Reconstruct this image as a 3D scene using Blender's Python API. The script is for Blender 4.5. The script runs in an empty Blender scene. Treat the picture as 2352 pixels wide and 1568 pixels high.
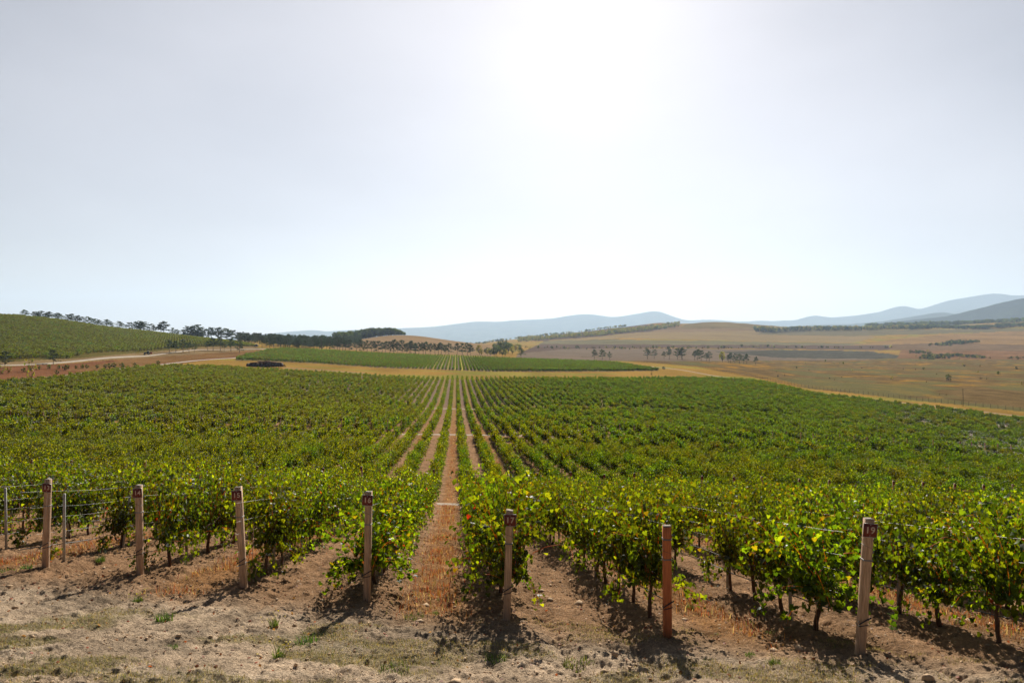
import bpy, math, random
import numpy as np
from mathutils import Vector, Matrix
R = math.radians
rng = np.random.default_rng(7)
random.seed(7)
F = 1568.0            # focal length in units of the 2352-wide photograph used for surveying
CX, CY = 1176.0, 784.0
# ------------------------------------------------------------------ camera, world, sun, exposure
sc = bpy.context.scene
COL = sc.collection
cam = bpy.data.cameras.new('camera')
cam.sensor_width = 36; cam.lens = 24; cam.clip_start = 0.1; cam.clip_end = 40000
camo = bpy.data.objects.new('camera', cam); COL.objects.link(camo)
camo.location = (0, 0, 0); camo.rotation_euler = (R(90), 0, 0)
sc.camera = camo
SUN_EL, SUN_AZ = R(32), R(6.0)      # azimuth to the right of +Y
w = bpy.data.worlds.new('World'); sc.world = w; w.use_nodes = True
nt = w.node_tree; nt.nodes.clear()
wo = nt.nodes.new('ShaderNodeOutputWorld'); bg = nt.nodes.new('ShaderNodeBackground')
sky = nt.nodes.new('ShaderNodeTexSky'); sky.sky_type = 'NISHITA'; sky.sun_disc = False
sky.sun_elevation = SUN_EL; sky.sun_rotation = SUN_AZ
sky.air_density = 1.0; sky.dust_density = 1.25; sky.ozone_density = 1.6; sky.altitude = 150
# thin high veil of cloud in the sunward half of the sky, softly streaked
tc = nt.nodes.new('ShaderNodeTexCoord'); mp = nt.nodes.new('ShaderNodeMapping')
mp.inputs['Scale'].default_value = (1.2, 1.2, 3.2); mp.inputs['Rotation'].default_value = (0.3, 0.5, 0.2)
nz = nt.nodes.new('ShaderNodeTexNoise'); nz.inputs['Scale'].default_value = 1.3; nz.inputs['Detail'].default_value = 4
nz.inputs['Roughness'].default_value = 0.45
nt.links.new(tc.outputs['Generated'], mp.inputs[0]); nt.links.new(mp.outputs[0], nz.inputs['Vector'])
mr = nt.nodes.new('ShaderNodeMapRange'); mr.inputs[1].default_value = 0.3; mr.inputs[2].default_value = 0.75
mr.inputs[3].default_value = 0.80; mr.inputs[4].default_value = 1.16
nt.links.new(nz.outputs['Fac'], mr.inputs[0])
sx = nt.nodes.new('ShaderNodeSeparateXYZ'); nt.links.new(tc.outputs['Generated'], sx.inputs[0])
my = nt.nodes.new('ShaderNodeMapRange'); my.interpolation_type = 'SMOOTHSTEP'
my.inputs[1].default_value = 0.40; my.inputs[2].default_value = 0.84; nt.links.new(sx.outputs['Y'], my.inputs[0])
mm = nt.nodes.new('ShaderNodeMath'); mm.operation = 'MULTIPLY'; nt.links.new(mr.outputs[0], mm.inputs[0]); nt.links.new(my.outputs[0], mm.inputs[1])
vl = nt.nodes.new('ShaderNodeMix'); vl.data_type = 'RGBA'; vl.clamp_factor = False
vl.inputs[6].default_value = (0, 0, 0, 1); vl.inputs[7].default_value = (6.6, 6.25, 6.1, 1); nt.links.new(mm.outputs[0], vl.inputs[0])
sk = nt.nodes.new('ShaderNodeMix'); sk.data_type = 'RGBA'; sk.blend_type = 'MULTIPLY'; sk.inputs[0].default_value = 1
sk.inputs[7].default_value = (0.28, 0.29, 0.335, 1); nt.links.new(sky.outputs[0], sk.inputs[6])
mx = nt.nodes.new('ShaderNodeMix'); mx.data_type = 'RGBA'; mx.blend_type = 'ADD'; mx.inputs[0].default_value = 1
nt.links.new(sk.outputs[2], mx.inputs[6]); nt.links.new(vl.outputs[2], mx.inputs[7])
nt.links.new(mx.outputs[2], bg.inputs[0]); bg.inputs[1].default_value = 0.05
nt.links.new(bg.outputs[0], wo.inputs[0])
sl = bpy.data.lights.new('sun', 'SUN'); sl.energy = 5.0; sl.angle = R(0.5); sl.color = (1.0, 0.94, 0.84)
so = bpy.data.objects.new('sun', sl); COL.objects.link(so)
sdir = Vector((math.sin(SUN_AZ) * math.cos(SUN_EL), math.cos(SUN_AZ) * math.cos(SUN_EL), math.sin(SUN_EL)))
so.rotation_euler = sdir.to_track_quat('Z', 'Y').to_euler()
so.location = (0, 0, 50)
vs = sc.view_settings; vs.view_transform = 'Standard'; vs.look = 'None'; vs.gamma = 1; vs.exposure = 0.7
sc.cycles.max_bounces = 8; sc.cycles.transmission_bounces = 6; sc.cycles.diffuse_bounces = 2; sc.cycles.volume_bounces = 1
sc.cycles.sample_clamp_indirect = 6

# ------------------------------------------------------------------ helpers
_tab = rng.random((256, 256))
def vnoise(x, y):
    xi = np.floor(x).astype(int); yi = np.floor(y).astype(int)
    fx = x - xi; fy = y - yi
    fx = fx * fx * (3 - 2 * fx); fy = fy * fy * (3 - 2 * fy)
    a = _tab[xi & 255, yi & 255]; b = _tab[(xi + 1) & 255, yi & 255]
    c = _tab[xi & 255, (yi + 1) & 255]; d = _tab[(xi + 1) & 255, (yi + 1) & 255]
    return (a + (b - a) * fx) * (1 - fy) + (c + (d - c) * fx) * fy
def fbm(x, y, o=4, g=0.5):
    s = 0; a = 1.0; t = 0
    for k in range(o):
        s = s + a * vnoise(x * 2 ** k + 17.3 * k, y * 2 ** k + 9.1 * k); t += a; a *= g
    return s / t
def sstep(a, b, x):
    t = np.clip((x - a) / (b - a), 0, 1); return t * t * (3 - 2 * t)

def mkmesh(name, V, faces, mats=None, cols=None, smooth=False, midx=None):
    """faces: list of integer arrays (m,k)"""
    V = np.asarray(V, dtype=np.float32)
    me = bpy.data.meshes.new(name)
    me.vertices.add(len(V)); me.vertices.foreach_set('co', V.ravel())
    faces = [np.asarray(f, dtype=np.int32) for f in faces if len(f)]
    nl = sum(f.size for f in faces); nf = sum(len(f) for f in faces)
    me.loops.add(nl); me.polygons.add(nf)
    me.loops.foreach_set('vertex_index', np.concatenate([f.ravel() for f in faces]))
    tot = np.concatenate([np.full(len(f), f.shape[1], dtype=np.int32) for f in faces])
    st = np.concatenate([[0], np.cumsum(tot)[:-1]]).astype(np.int32)
    me.polygons.foreach_set('loop_start', st)
    me.update(calc_edges=True)
    if smooth: me.polygons.foreach_set('use_smooth', np.ones(nf, dtype=bool))
    if cols is not None:
        a = me.color_attributes.new('col', 'FLOAT_COLOR', 'POINT')
        c = np.ones((len(V), 4), dtype=np.float32); c[:, :3] = cols
        a.data.foreach_set('color', c.ravel())
    if mats is not None:
        for m in (mats if isinstance(mats, (list, tuple)) else [mats]): (me.materials.append(m) if m else None)
    if midx is not None: me.polygons.foreach_set('material_index', np.asarray(midx, dtype=np.int32))
    me.validate()
    return me
def link(name, data, parent=None, loc=None, rot=None, scale=None):
    o = bpy.data.objects.new(name, data); COL.objects.link(o)
    if parent is not None: o.parent = parent
    if loc is not None: o.location = loc
    if rot is not None: o.rotation_euler = rot
    if scale is not None: o.scale = scale if hasattr(scale, '__len__') else (scale,) * 3
    return o
def tag(o, label=None, cat=None, group=None, kind=None):
    if label: o['label'] = label
    if cat: o['category'] = cat
    if group: o['group'] = group
    if kind: o['kind'] = kind
    return o
class MB:
    def __init__(s): s.v = []; s.q = []; s.t = []; s.n = 0
    def add(s, V, q=None, t=None):
        V = np.asarray(V, dtype=float); s.v.append(V)
        if q is not None and len(q): s.q.append(np.asarray(q) + s.n)
        if t is not None and len(t): s.t.append(np.asarray(t) + s.n)
        s.n += len(V)
    def box(s, c, size, rz=0, top=1.0, ch=0.0):
        """box with optional vertical-edge chamfer; top = taper"""
        hx, hy, hz = [a / 2 for a in size]
        if ch <= 0:
            ring = [(-1, -1), (1, -1), (1, 1), (-1, 1)]
            ring = [(a * hx, b * hy) for a, b in ring]
        else:
            ring = [(-hx + ch, -hy), (hx - ch, -hy), (hx, -hy + ch), (hx, hy - ch), (hx - ch, hy), (-hx + ch, hy), (-hx, hy - ch), (-hx, -hy + ch)]
        n = len(ring); V = []
        levels = [(-hz, 1.0), (hz, top)] if ch <= 0 else [(-hz, 1.0), (hz - ch, top), (hz, top * (1 - ch / hx))]
        for z, k in levels:
            for a, b in ring: V.append((a * k, b * k, z))
        V = np.array(V); cz, sz = math.cos(rz), math.sin(rz)
        V = np.stack([V[:, 0] * cz - V[:, 1] * sz, V[:, 0] * sz + V[:, 1] * cz, V[:, 2]], 1) + np.array(c)
        q = []
        for l in range(len(levels) - 1):
            for i in range(n): q.append((l * n + i, l * n + (i + 1) % n, (l + 1) * n + (i + 1) % n, (l + 1) * n + i))
        L = len(levels) - 1; t = []
        if n == 4: q.append((L * n, L * n + 1, L * n + 2, L * n + 3)); q.append((3, 2, 1, 0))
        else:
            for i in range(1, n - 1): t.append((L * n, L * n + i, L * n + i + 1)); t.append((0, i + 1, i))
        s.add(V, q, t)
    def tube(s, pts, rad, n=6, cap=True):
        pts = np.asarray(pts, dtype=float); m = len(pts)
        rad = np.broadcast_to(np.asarray(rad, dtype=float), (m,))
        T = np.gradient(pts, axis=0); T /= np.linalg.norm(T, axis=1)[:, None] + 1e-9
        ref = np.array([0, 0, 1.0]) if abs(T[:, 2]).mean() < 0.8 else np.array([1.0, 0, 0])
        A = np.cross(T, ref); A /= np.linalg.norm(A, axis=1)[:, None] + 1e-9
        B = np.cross(T, A)
        an = np.linspace(0, 2 * math.pi, n, endpoint=False)
        V = pts[:, None, :] + rad[:, None, None] * (np.cos(an)[None, :, None] * A[:, None, :] + np.sin(an)[None, :, None] * B[:, None, :])
        i = np.arange(m - 1)[:, None] * n; j = np.arange(n)[None, :]; jn = (j + 1) % n
        q = np.stack([i + j, i + jn, i + n + jn, i + n + j], -1).reshape(-1, 4)
        V = V.reshape(-1, 3); t = []
        if cap:
            V = np.vstack([V, pts[:1], pts[-1:]]); c0, c1 = m * n, m * n + 1
            t = [(c0, (k + 1) % n, k) for k in range(n)] + [(c1, (m - 1) * n + k, (m - 1) * n + (k + 1) % n) for k in range(n)]
        s.add(V, q, t)
    def mesh(s, name, mat, smooth=False, cols=None):
        return mkmesh(name, np.vstack(s.v), ([np.vstack(s.q)] if s.q else []) + ([np.vstack(s.t)] if s.t else []), mat, cols, smooth)

# ------------------------------------------------------------------ terrain height (surveyed columns: image column -> (distance, row))
def nearplane(t, d): return 2.4 + 0.03 * t * d + 0.19 * d
# each entry: column, [(d, drop)...] ; 'y' entries converted
def Y(d, y): return (d, (y - CY) / F * d)
def D(d, dr): return (d, dr)
SURV = {
 -700: [D(75,10.8),D(110,11.2),D(160,11.2),D(205,11),Y(260,832),Y(300,820),Y(560,700),Y(900,740),Y(1500,785),Y(3000,790)],
 0:    [D(75,11.9),D(110,12.8),D(160,13.3),Y(207,883),Y(235,863),Y(262,842),Y(300,829),Y(400,782),Y(500,745),Y(590,721),Y(620,719),Y(800,735),Y(1200,778),Y(3000,790)],
 141:  [D(75,12.2),D(110,13.3),D(160,13.9),Y(232,873),Y(270,852),Y(310,834),Y(340,824),Y(440,785),Y(550,752),Y(640,735),Y(680,735),Y(900,748),Y(1300,782),Y(3000,788)],
 331:  [D(75,12.5),D(110,13.8),D(180,14.6),Y(300,850),Y(330,842),Y(370,834),Y(440,819),Y(490,809),Y(620,781),Y(760,760),Y(800,760),Y(1000,772),Y(1500,787),Y(3000,786)],
 509:  [D(75,12.8),D(110,14.0),D(191,15.4),Y(342,846),Y(430,824),Y(560,806),Y(620,795),Y(760,785),Y(850,781.5),Y(900,782),Y(1100,784),Y(2000,782),Y(3000,782)],
 700:  [D(75,13.0),D(110,14.4),D(191,17.3),Y(342,857),Y(430,833),Y(640,804),Y(720,800),Y(1000,790),Y(1200,784),Y(2000,782),Y(3000,782)],
 800:  [D(75,13.1),D(110,14.6),D(191,18.0),Y(342,862),Y(436,840),Y(660,809),Y(720,806),Y(1000,793),Y(1300,783),Y(1500,785),Y(2200,788),Y(3000,788)],
 850:  [D(75,13.2),D(110,14.7),D(191,18.3),Y(342,865),Y(440,844),Y(680,812),Y(750,808),Y(1000,790),Y(1300,773),Y(1500,777),Y(2200,790),Y(3000,790)],
 906:  [D(75,13.2),D(110,14.8),D(191,18.6),Y(345,868),Y(442,846),Y(690,814),Y(760,810),Y(1000,791),Y(1300,767),Y(1500,772),Y(2200,794),Y(3000,790)],
 956:  [D(75,13.3),D(110,14.8),D(191,18.8),Y(346,870),Y(444,847),Y(700,816),Y(770,812),Y(1000,794),Y(1300,768.5),Y(1500,775),Y(2200,795),Y(3000,792)],
 1047: [D(75,13.3),D(110,14.9),D(191,19.0),Y(348,871),Y(446,850),Y(710,819),Y(800,814),Y(1100,797),Y(1300,782.5),Y(1500,788),Y(2400,795),Y(3000,795)],
 1120: [D(75,13.4),D(110,15.0),D(191,19.1),Y(350,871),Y(448,853),Y(705,822),Y(800,817),Y(1100,803),Y(1300,791),Y(1800,792),Y(2500,788),Y(3000,785)],
 1180: [D(75,13.4),D(110,15.1),D(191,19.2),Y(350,871),Y(450,854),Y(700,824),Y(1000,808),Y(1400,799),Y(2000,788),Y(2600,780),Y(3200,782)],
 1250: [D(75,13.5),D(110,15.3),D(191,19.4),Y(352,871),Y(450,854),Y(680,827),Y(900,815),Y(1300,802),Y(1800,790),Y(2300,780),Y(2700,771.5),Y(3200,774)],
 1400: [D(75,13.8),D(110,15.7),D(191,20.0),Y(366,871),Y(460,853),Y(690,829),Y(800,824),Y(1000,814),Y(1300,802),Y(1800,781),Y(2300,763),Y(2800,752),Y(3200,757)],
 1514: [D(75,14.0),D(110,16.0),D(191,20.4),Y(382,871),Y(470,852),Y(640,834),Y(760,826),Y(1000,815),Y(1300,800),Y(1800,778),Y(2300,758),Y(2800,738),Y(3200,746)],
 1570: [D(75,14.1),D(110,16.2),D(191,20.6),Y(400,871),Y(575,839),Y(780,826),Y(1300,800),Y(1800,779),Y(2300,759),Y(2800,746),Y(3200,750)],
 1620: [D(75,14.2),D(110,16.3),D(191,20.9),Y(420,872),Y(545,845),Y(700,832),Y(850,826),Y(1300,803),Y(1800,781),Y(2300,760),Y(2800,738),Y(3200,745)],
 1690: [D(75,14.3),D(110,16.6),D(191,21.3),Y(400,875),Y(480,860),Y(600,849),Y(760,836),Y(920,828),Y(1300,805),Y(1800,783),Y(2300,761),Y(2800,737),Y(3200,745)],
 1731: [D(75,14.4),D(110,16.7),D(191,21.5),Y(360,883),Y(450,867),Y(600,853),Y(760,838),Y(950,828),Y(1300,806),Y(1800,784),Y(2300,764),Y(2800,741),Y(3200,748)],
 1790: [D(75,14.5),D(110,16.9),D(191,21.8),Y(340,893),Y(420,881),Y(560,862),Y(840,838),Y(1150,826),Y(1500,802),Y(2000,783),Y(2500,762),Y(2800,751),Y(3200,751)],
 1860: [D(75,14.7),D(110,17.2),D(191,22.4),D(320,27.2),Y(400,894),Y(560,870),Y(840,841),Y(1150,827),Y(1500,804),Y(2000,783),Y(2500,763),Y(3000,753),Y(3300,753)],
 2100: [D(75,15.3),D(110,18.2),D(191,24.5),D(290,28.8),Y(340,922),Y(560,869),Y(840,841),Y(1150,826),Y(1400,812),Y(1700,795),Y(2100,776),Y(2600,757),Y(3000,749),Y(3300,748)],
 2352: [D(75,15.9),D(110,19.2),D(191,26.6),D(260,31.0),Y(305,949),Y(500,882),Y(840,842),Y(1150,828),Y(1400,812),Y(1700,795),Y(2100,774),Y(2600,753),Y(3000,740),Y(3300,738)],
 3100: [D(75,17.2),D(110,21.5),D(191,29.5),D(300,35),Y(500,890),Y(840,845),Y(1150,828),Y(1700,795),Y(2100,774),Y(2600,745),Y(3000,725),Y(3300,720)],
}
NT, ND = 481, 420
TG = np.linspace(-1.22, 1.22, NT); LG = np.linspace(math.log(3), math.log(12000), ND)
_cols = []
_cx = sorted(SURV)
for cx in _cx:
    t = (cx - CX) / F
    pts = [(d, nearplane(t, d)) for d in (3, 5, 8, 12, 16, 20, 25, 30, 36, 42, 46)] + SURV[cx] + [(4500, SURV[cx][-1][1] + 25), (12000, SURV[cx][-1][1] + 60)]
    dd = np.log([p[0] for p in pts]); hh = np.array([p[1] for p in pts])
    _cols.append(np.interp(LG, dd, hh))
_cols = np.array(_cols)
G = np.empty((NT, ND)); tt = (np.array(_cx) - CX) / F
for j in range(ND): G[:, j] = np.interp(TG, tt, _cols[:, j])
def gsm(A, s, ax):
    k = np.arange(-int(3 * s), int(3 * s) + 1); g = np.exp(-0.5 * (k / s) ** 2); g /= g.sum()
    P = np.pad(A, [(len(k) // 2, len(k) // 2) if a == ax else (0, 0) for a in (0, 1)], mode='edge')
    return np.apply_along_axis(lambda r: np.convolve(r, g, 'valid'), ax, P)
G = gsm(gsm(G, 2.2, 1), 3.0, 0)
def H0(X, Yd):
    X = np.asarray(X, dtype=float); Yd = np.asarray(Yd, dtype=float)
    d = np.maximum(np.maximum(Yd, np.abs(X) / 1.2), 0.0)
    t = np.clip(X / np.maximum(d, 1e-3), -1.2, 1.2)
    fi = np.clip((t - TG[0]) / (TG[1] - TG[0]), 0, NT - 1.001); fj = np.clip((np.log(np.maximum(d, 3)) - LG[0]) / (LG[1] - LG[0]), 0, ND - 1.001)
    i = fi.astype(int); j = fj.astype(int); a = fi - i; b = fj - j
    g = (G[i, j] * (1 - a) + G[i + 1, j] * a) * (1 - b) + (G[i, j + 1] * (1 - a) + G[i + 1, j + 1] * a) * b
    npv = nearplane(t, d)
    k = sstep(30, 48, d)
    return -(npv * (1 - k) + g * k)
# vineyard row frame
RA = math.atan((1047 - CX) / F)          # row bearing
ru = np.array([math.cos(RA), -math.sin(RA)])   # across rows
rv = np.array([math.sin(RA), math.cos(RA)])    # along rows
SP = 2.4; U17 = 0.80
def uv(X, Yd): return X * ru[0] + Yd * ru[1], X * rv[0] + Yd * rv[1]
def xy(u, v): return u * ru[0] + v * rv[0], u * ru[1] + v * rv[1]
POSTD = {13: 14.6, 14: 13.8, 15: 12.87, 16: 12.1, 17: 10.85, 18: 10.2, 19: 9.47}
POSTX = {13: 105, 14: 322, 15: 560, 16: 843, 17: 1164, 18: 1533, 19: 1975}
def rowstart(i):
    """distance of the headland post of row i"""
    if i in POSTD: return POSTD[i]
    if i < 13: return 14.6 + 0.85 * (13 - i) if i > 5 else 21.4 + 0.3 * (5 - i)
    return max(9.47 - 0.8 * (i - 19), 5.0)
def rowu(i): return U17 + SP * (i - 17)
def start_v(u):
    i = (u - U17) / SP + 17
    a = np.interp(i, [-400, 5, 13, 14, 15, 16, 17, 18, 19, 25, 60], [120, 21.4, 14.6, 13.8, 12.87, 12.1, 10.85, 10.2, 9.47, 5, 5])
    return a
def H(X, Yd):
    """terrain with the small relief of the real ground"""
    X = np.asarray(X, dtype=float); Yd = np.asarray(Yd, dtype=float)
    h = H0(X, Yd); d = np.hypot(X, Yd)
    u, v = uv(X, Yd)
    fr = (u - U17) / SP; k = fr - np.round(fr)       # 0 on a row
    inv = sstep(-1.2, 1.0, v - start_v(u)) * (1 - sstep(60, 120, d))
    h = h + inv * (0.07 * np.exp(-(k / 0.14) ** 2))
    ai = np.floor(fr).astype(int) + 17
    tilled = (ai % 2 != 0)
    rut = np.exp(-((np.abs(np.abs((fr - np.floor(fr)) - 0.5)) - 0.22) / 0.055) ** 2)
    near = 1 - sstep(30, 60, d)
    h = h - 0.075 * rut * near * np.where(tilled, 1.0, 0.6) * sstep(-5.5, -1, v - start_v(u))
    tread = np.sin(v * 2 * math.pi / 0.24 + 2.5 * np.sin((fr - np.floor(fr)) * 40) * 0.3)
    h = h + 0.020 * tread * rut * near * (1 - sstep(14, 24, d)) * sstep(-4, -1, v - start_v(u)) * np.where(tilled, 1, 0.4)
    c = fbm(X * 5.1, Yd * 5.1, 4, 0.6)
    h = h + near * (0.135 * (fbm(X * 7.3, Yd * 7.3, 4, 0.62) - 0.5) * (0.55 + 0.9 * fbm(X * .7 + 40, Yd * .7, 2)))
    h = h + near * 0.10 * (fbm(X * 0.5 + 7, Yd * 0.5 + 3, 3) - 0.5)
    far = sstep(500, 1200, d)
    h = h + far * d * 0.004 * (fbm(X / 160.0 + 5, Yd / 200.0, 4) - 0.5)
    return h
def P(x, d): X = (x - CX) / F * d; return np.array([X, d, float(H(X, d))])
def proj(X, Yd, Z): return CX + F * X / Yd, CY - F * Z / Yd
# when was each block of vines: v ranges
def edge_far(X, Yd):
    """signed: >0 inside the first vineyard (nearer than its far boundary)"""
    xi = CX + F * X / np.maximum(Yd, 1)
    lim = np.interp(xi, [-900, 0, 141, 281, 360, 430, 509, 700, 1176, 1400, 1514, 1620, 1731, 1860, 2100, 2352, 3100],
                    [190, 204, 232, 285, 326, 338, 341, 342, 349, 365, 380, 418, 398, 355, 305, 268, 235])
    return lim - Yd
STRIPS = [(45.0, 47.6), (108.0, 111.6), (190.5, 194.5)]

# ------------------------------------------------------------------ materials
def newmat(name):
    m = bpy.data.materials.new(name); m.use_nodes = True
    nt = m.node_tree; nt.nodes.clear()
    o = nt.nodes.new('ShaderNodeOutputMaterial'); return m, nt, o
def N(nt, t, **kw):
    n = nt.nodes.new(t)
    for k, v in kw.items(): setattr(n, k, v)
    return n
def mat_simple(name, c, rough=0.7, metal=0.0, noise=0.0, scale=20.0, bump=0.0, stretch=(1, 1, 1), c2=None, spec=0.3):
    m, nt, o = newmat(name)
    b = N(nt, 'ShaderNodeBsdfPrincipled'); b.inputs['Roughness'].default_value = rough; b.inputs['Metallic'].default_value = metal
    b.inputs['Specular IOR Level'].default_value = spec
    c2 = c2 or tuple(a * (1 - noise) for a in c)
    t = N(nt, 'ShaderNodeTexCoord'); mp = N(nt, 'ShaderNodeMapping'); mp.inputs['Scale'].default_value = stretch
    nz = N(nt, 'ShaderNodeTexNoise'); nz.inputs['Scale'].default_value = scale; nz.inputs['Detail'].default_value = 5
    nz.inputs['Roughness'].default_value = 0.65
    nt.links.new(t.outputs['Object'], mp.inputs[0]); nt.links.new(mp.outputs[0], nz.inputs['Vector'])
    cr = N(nt, 'ShaderNodeValToRGB'); cr.color_ramp.elements[0].position = 0.35; cr.color_ramp.elements[1].position = 0.65
    cr.color_ramp.elements[0].color = (*c2, 1); cr.color_ramp.elements[1].color = (*c, 1)
    nt.links.new(nz.outputs['Fac'], cr.inputs[0]); nt.links.new(cr.outputs[0], b.inputs['Base Color'])
    if bump > 0:
        bp = N(nt, 'ShaderNodeBump'); bp.inputs['Strength'].default_value = bump; bp.inputs['Distance'].default_value = 0.01
        nt.links.new(nz.outputs['Fac'], bp.inputs['Height']); nt.links.new(bp.outputs[0], b.inputs['Normal'])
    nt.links.new(b.outputs[0], o.inputs[0]); return m
def mat_leaf(name, trans=(2.6, 2.2, 0.6), mixf=0.5, rough=0.38, spec=0.5, var=0.25, sat=1.0):
    m, nt, o = newmat(name)
    at = N(nt, 'ShaderNodeAttribute', attribute_name='col')
    oi = N(nt, 'ShaderNodeObjectInfo')
    hs = N(nt, 'ShaderNodeHueSaturation'); hs.inputs['Saturation'].default_value = sat
    mr = N(nt, 'ShaderNodeMapRange'); mr.inputs[3].default_value = 1 - var; mr.inputs[4].default_value = 1 + var
    mh = N(nt, 'ShaderNodeMapRange'); mh.inputs[3].default_value = 0.5 - 0.02; mh.inputs[4].default_value = 0.5 + 0.02
    nt.links.new(oi.outputs['Random'], mr.inputs[0]); nt.links.new(mr.outputs[0], hs.inputs['Value'])
    nt.links.new(oi.outputs['Random'], mh.inputs[0]); nt.links.new(mh.outputs[0], hs.inputs['Hue'])
    nt.links.new(at.outputs['Color'], hs.inputs['Color'])
    b = N(nt, 'ShaderNodeBsdfPrincipled'); b.inputs['Roughness'].default_value = rough; b.inputs['Specular IOR Level'].default_value = spec
    nt.links.new(hs.outputs[0], b.inputs['Base Color'])
    mu = N(nt, 'ShaderNodeMix', data_type='RGBA', blend_type='MULTIPLY'); mu.inputs[0].default_value = 1
    mu.inputs[7].default_value = (*trans, 1); nt.links.new(hs.outputs[0], mu.inputs[6])
    tr = N(nt, 'ShaderNodeBsdfTranslucent'); nt.links.new(mu.outputs[2], tr.inputs['Color'])
    ms = N(nt, 'ShaderNodeMixShader'); ms.inputs[0].default_value = mixf
    nt.links.new(b.outputs[0], ms.inputs[1]); nt.links.new(tr.outputs[0], ms.inputs[2]); nt.links.new(ms.outputs[0], o.inputs[0])
    return m
def mat_col(name, rough=0.9, nscale=(0.8, 12.0), amt=0.35, bump=0.6, bdist=0.03, spec=0.1):
    """colour attribute broken up by world-space noise"""
    m, nt, o = newmat(name)
    at = N(nt, 'ShaderNodeAttribute', attribute_name='col'); g = N(nt, 'ShaderNodeNewGeometry')
    b = N(nt, 'ShaderNodeBsdfPrincipled'); b.inputs['Roughness'].default_value = rough; b.inputs['Specular IOR Level'].default_value = spec
    last = at.outputs['Color']; fac = None
    for s in nscale:
        nz = N(nt, 'ShaderNodeTexNoise'); nz.inputs['Scale'].default_value = s; nz.inputs['Detail'].default_value = 6; nz.inputs['Roughness'].default_value = 0.68
        nt.links.new(g.outputs['Position'], nz.inputs['Vector'])
        mr = N(nt, 'ShaderNodeMapRange'); mr.inputs[1].default_value = 0.28; mr.inputs[2].default_value = 0.72
        mr.inputs[3].default_value = 1 - amt; mr.inputs[4].default_value = 1 + amt
        nt.links.new(nz.outputs['Fac'], mr.inputs[0])
        mu = N(nt, 'ShaderNodeMix', data_type='RGBA', blend_type='MULTIPLY'); mu.inputs[0].default_value = 1
        nt.links.new(last, mu.inputs[6]); nt.links.new(mr.outputs[0], mu.inputs[7]); last = mu.outputs[2]; fac = nz
    nt.links.new(last, b.inputs['Base Color'])
    bp = N(nt, 'ShaderNodeBump'); bp.inputs['Strength'].default_value = bump; bp.inputs['Distance'].default_value = bdist
    nt.links.new(fac.outputs['Fac'], bp.inputs['Height']); nt.links.new(bp.outputs[0], b.inputs['Normal'])
    nt.links.new(b.outputs[0], o.inputs[0]); return m
M_ground = mat_col('soil and grass', nscale=(1.7, 30.0), amt=0.45, bump=1.0, bdist=0.06, spec=0.0)
M_hill = mat_col('far wooded hills', nscale=(0.004, 0.03), amt=0.25, bump=0.5, bdist=6.0, spec=0.0)
M_leaf = mat_leaf('vine leaves', trans=(11.6, 9.0, 1.2), mixf=0.33, rough=0.5, spec=0.22)
M_leaff = mat_leaf('vine leaves far', trans=(12.0, 9.0, 1.2), mixf=0.29, rough=0.5, spec=0.12)
M_pine = mat_leaf('pine needles', trans=(1.3, 1.3, 0.7), mixf=0.25, rough=0.6, spec=0.2)
M_broad = mat_leaf('tree leaves', trans=(1.8, 1.8, 0.6), mixf=0.4, rough=0.6, spec=0.2)
M_grass = mat_leaf('grass blades', trans=(1.6, 1.5, 0.8), mixf=0.4, rough=0.6, spec=0.2, var=0.1)
M_bark = mat_simple('vine bark', (0.16, 0.085, 0.05), 0.9, noise=0.6, scale=30, bump=0.8, stretch=(1, 1, 0.2))
M_trunk = mat_simple('tree bark', (0.11, 0.08, 0.06), 0.9, noise=0.5, scale=6, bump=0.5)
M_wood = mat_simple('weathered post wood', (0.70, 0.46, 0.29), 0.85, c2=(0.36, 0.22, 0.13), scale=16, bump=0.5, stretch=(5, 5, 0.25))
M_wood2 = mat_simple('new orange post wood', (0.62, 0.20, 0.07), 0.8, c2=(0.45, 0.13, 0.05), scale=14, bump=0.4, stretch=(5, 5, 0.25))
M_endg = mat_simple('grey cracked end grain', (0.42, 0.34, 0.27), 0.9, noise=0.6, scale=60, bump=0.8)
M_grey = mat_simple('grey galvanised post', (0.46, 0.44, 0.41), 0.6, metal=0.3, noise=0.35, scale=25)
M_sign = mat_simple('brown red plate', (0.19, 0.035, 0.022), 0.45, noise=0.15, scale=30, spec=0.4)
M_rim = mat_simple('bare metal edge', (0.55, 0.52, 0.48), 0.4, metal=0.6, noise=0.2)
M_num = mat_simple('pale worn numerals', (0.75, 0.55, 0.42), 0.6, noise=0.45, scale=70)
M_wire = mat_simple('galvanised wire', (0.34, 0.33, 0.32), 0.5, metal=0.6, noise=0.2)
M_hose = mat_simple('black drip hose', (0.02, 0.02, 0.022), 0.35, noise=0.2, spec=0.6)
M_stake = mat_simple('thin cane stake', (0.40, 0.22, 0.12), 0.8, noise=0.4, scale=15)
M_track = mat_simple('pale gravel', (0.36, 0.29, 0.215), 0.95, c2=(0.26, 0.20, 0.14), scale=0.6, bump=0.3)
M_clod = mat_col('dry clods', nscale=(8.0,), amt=0.2)

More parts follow.
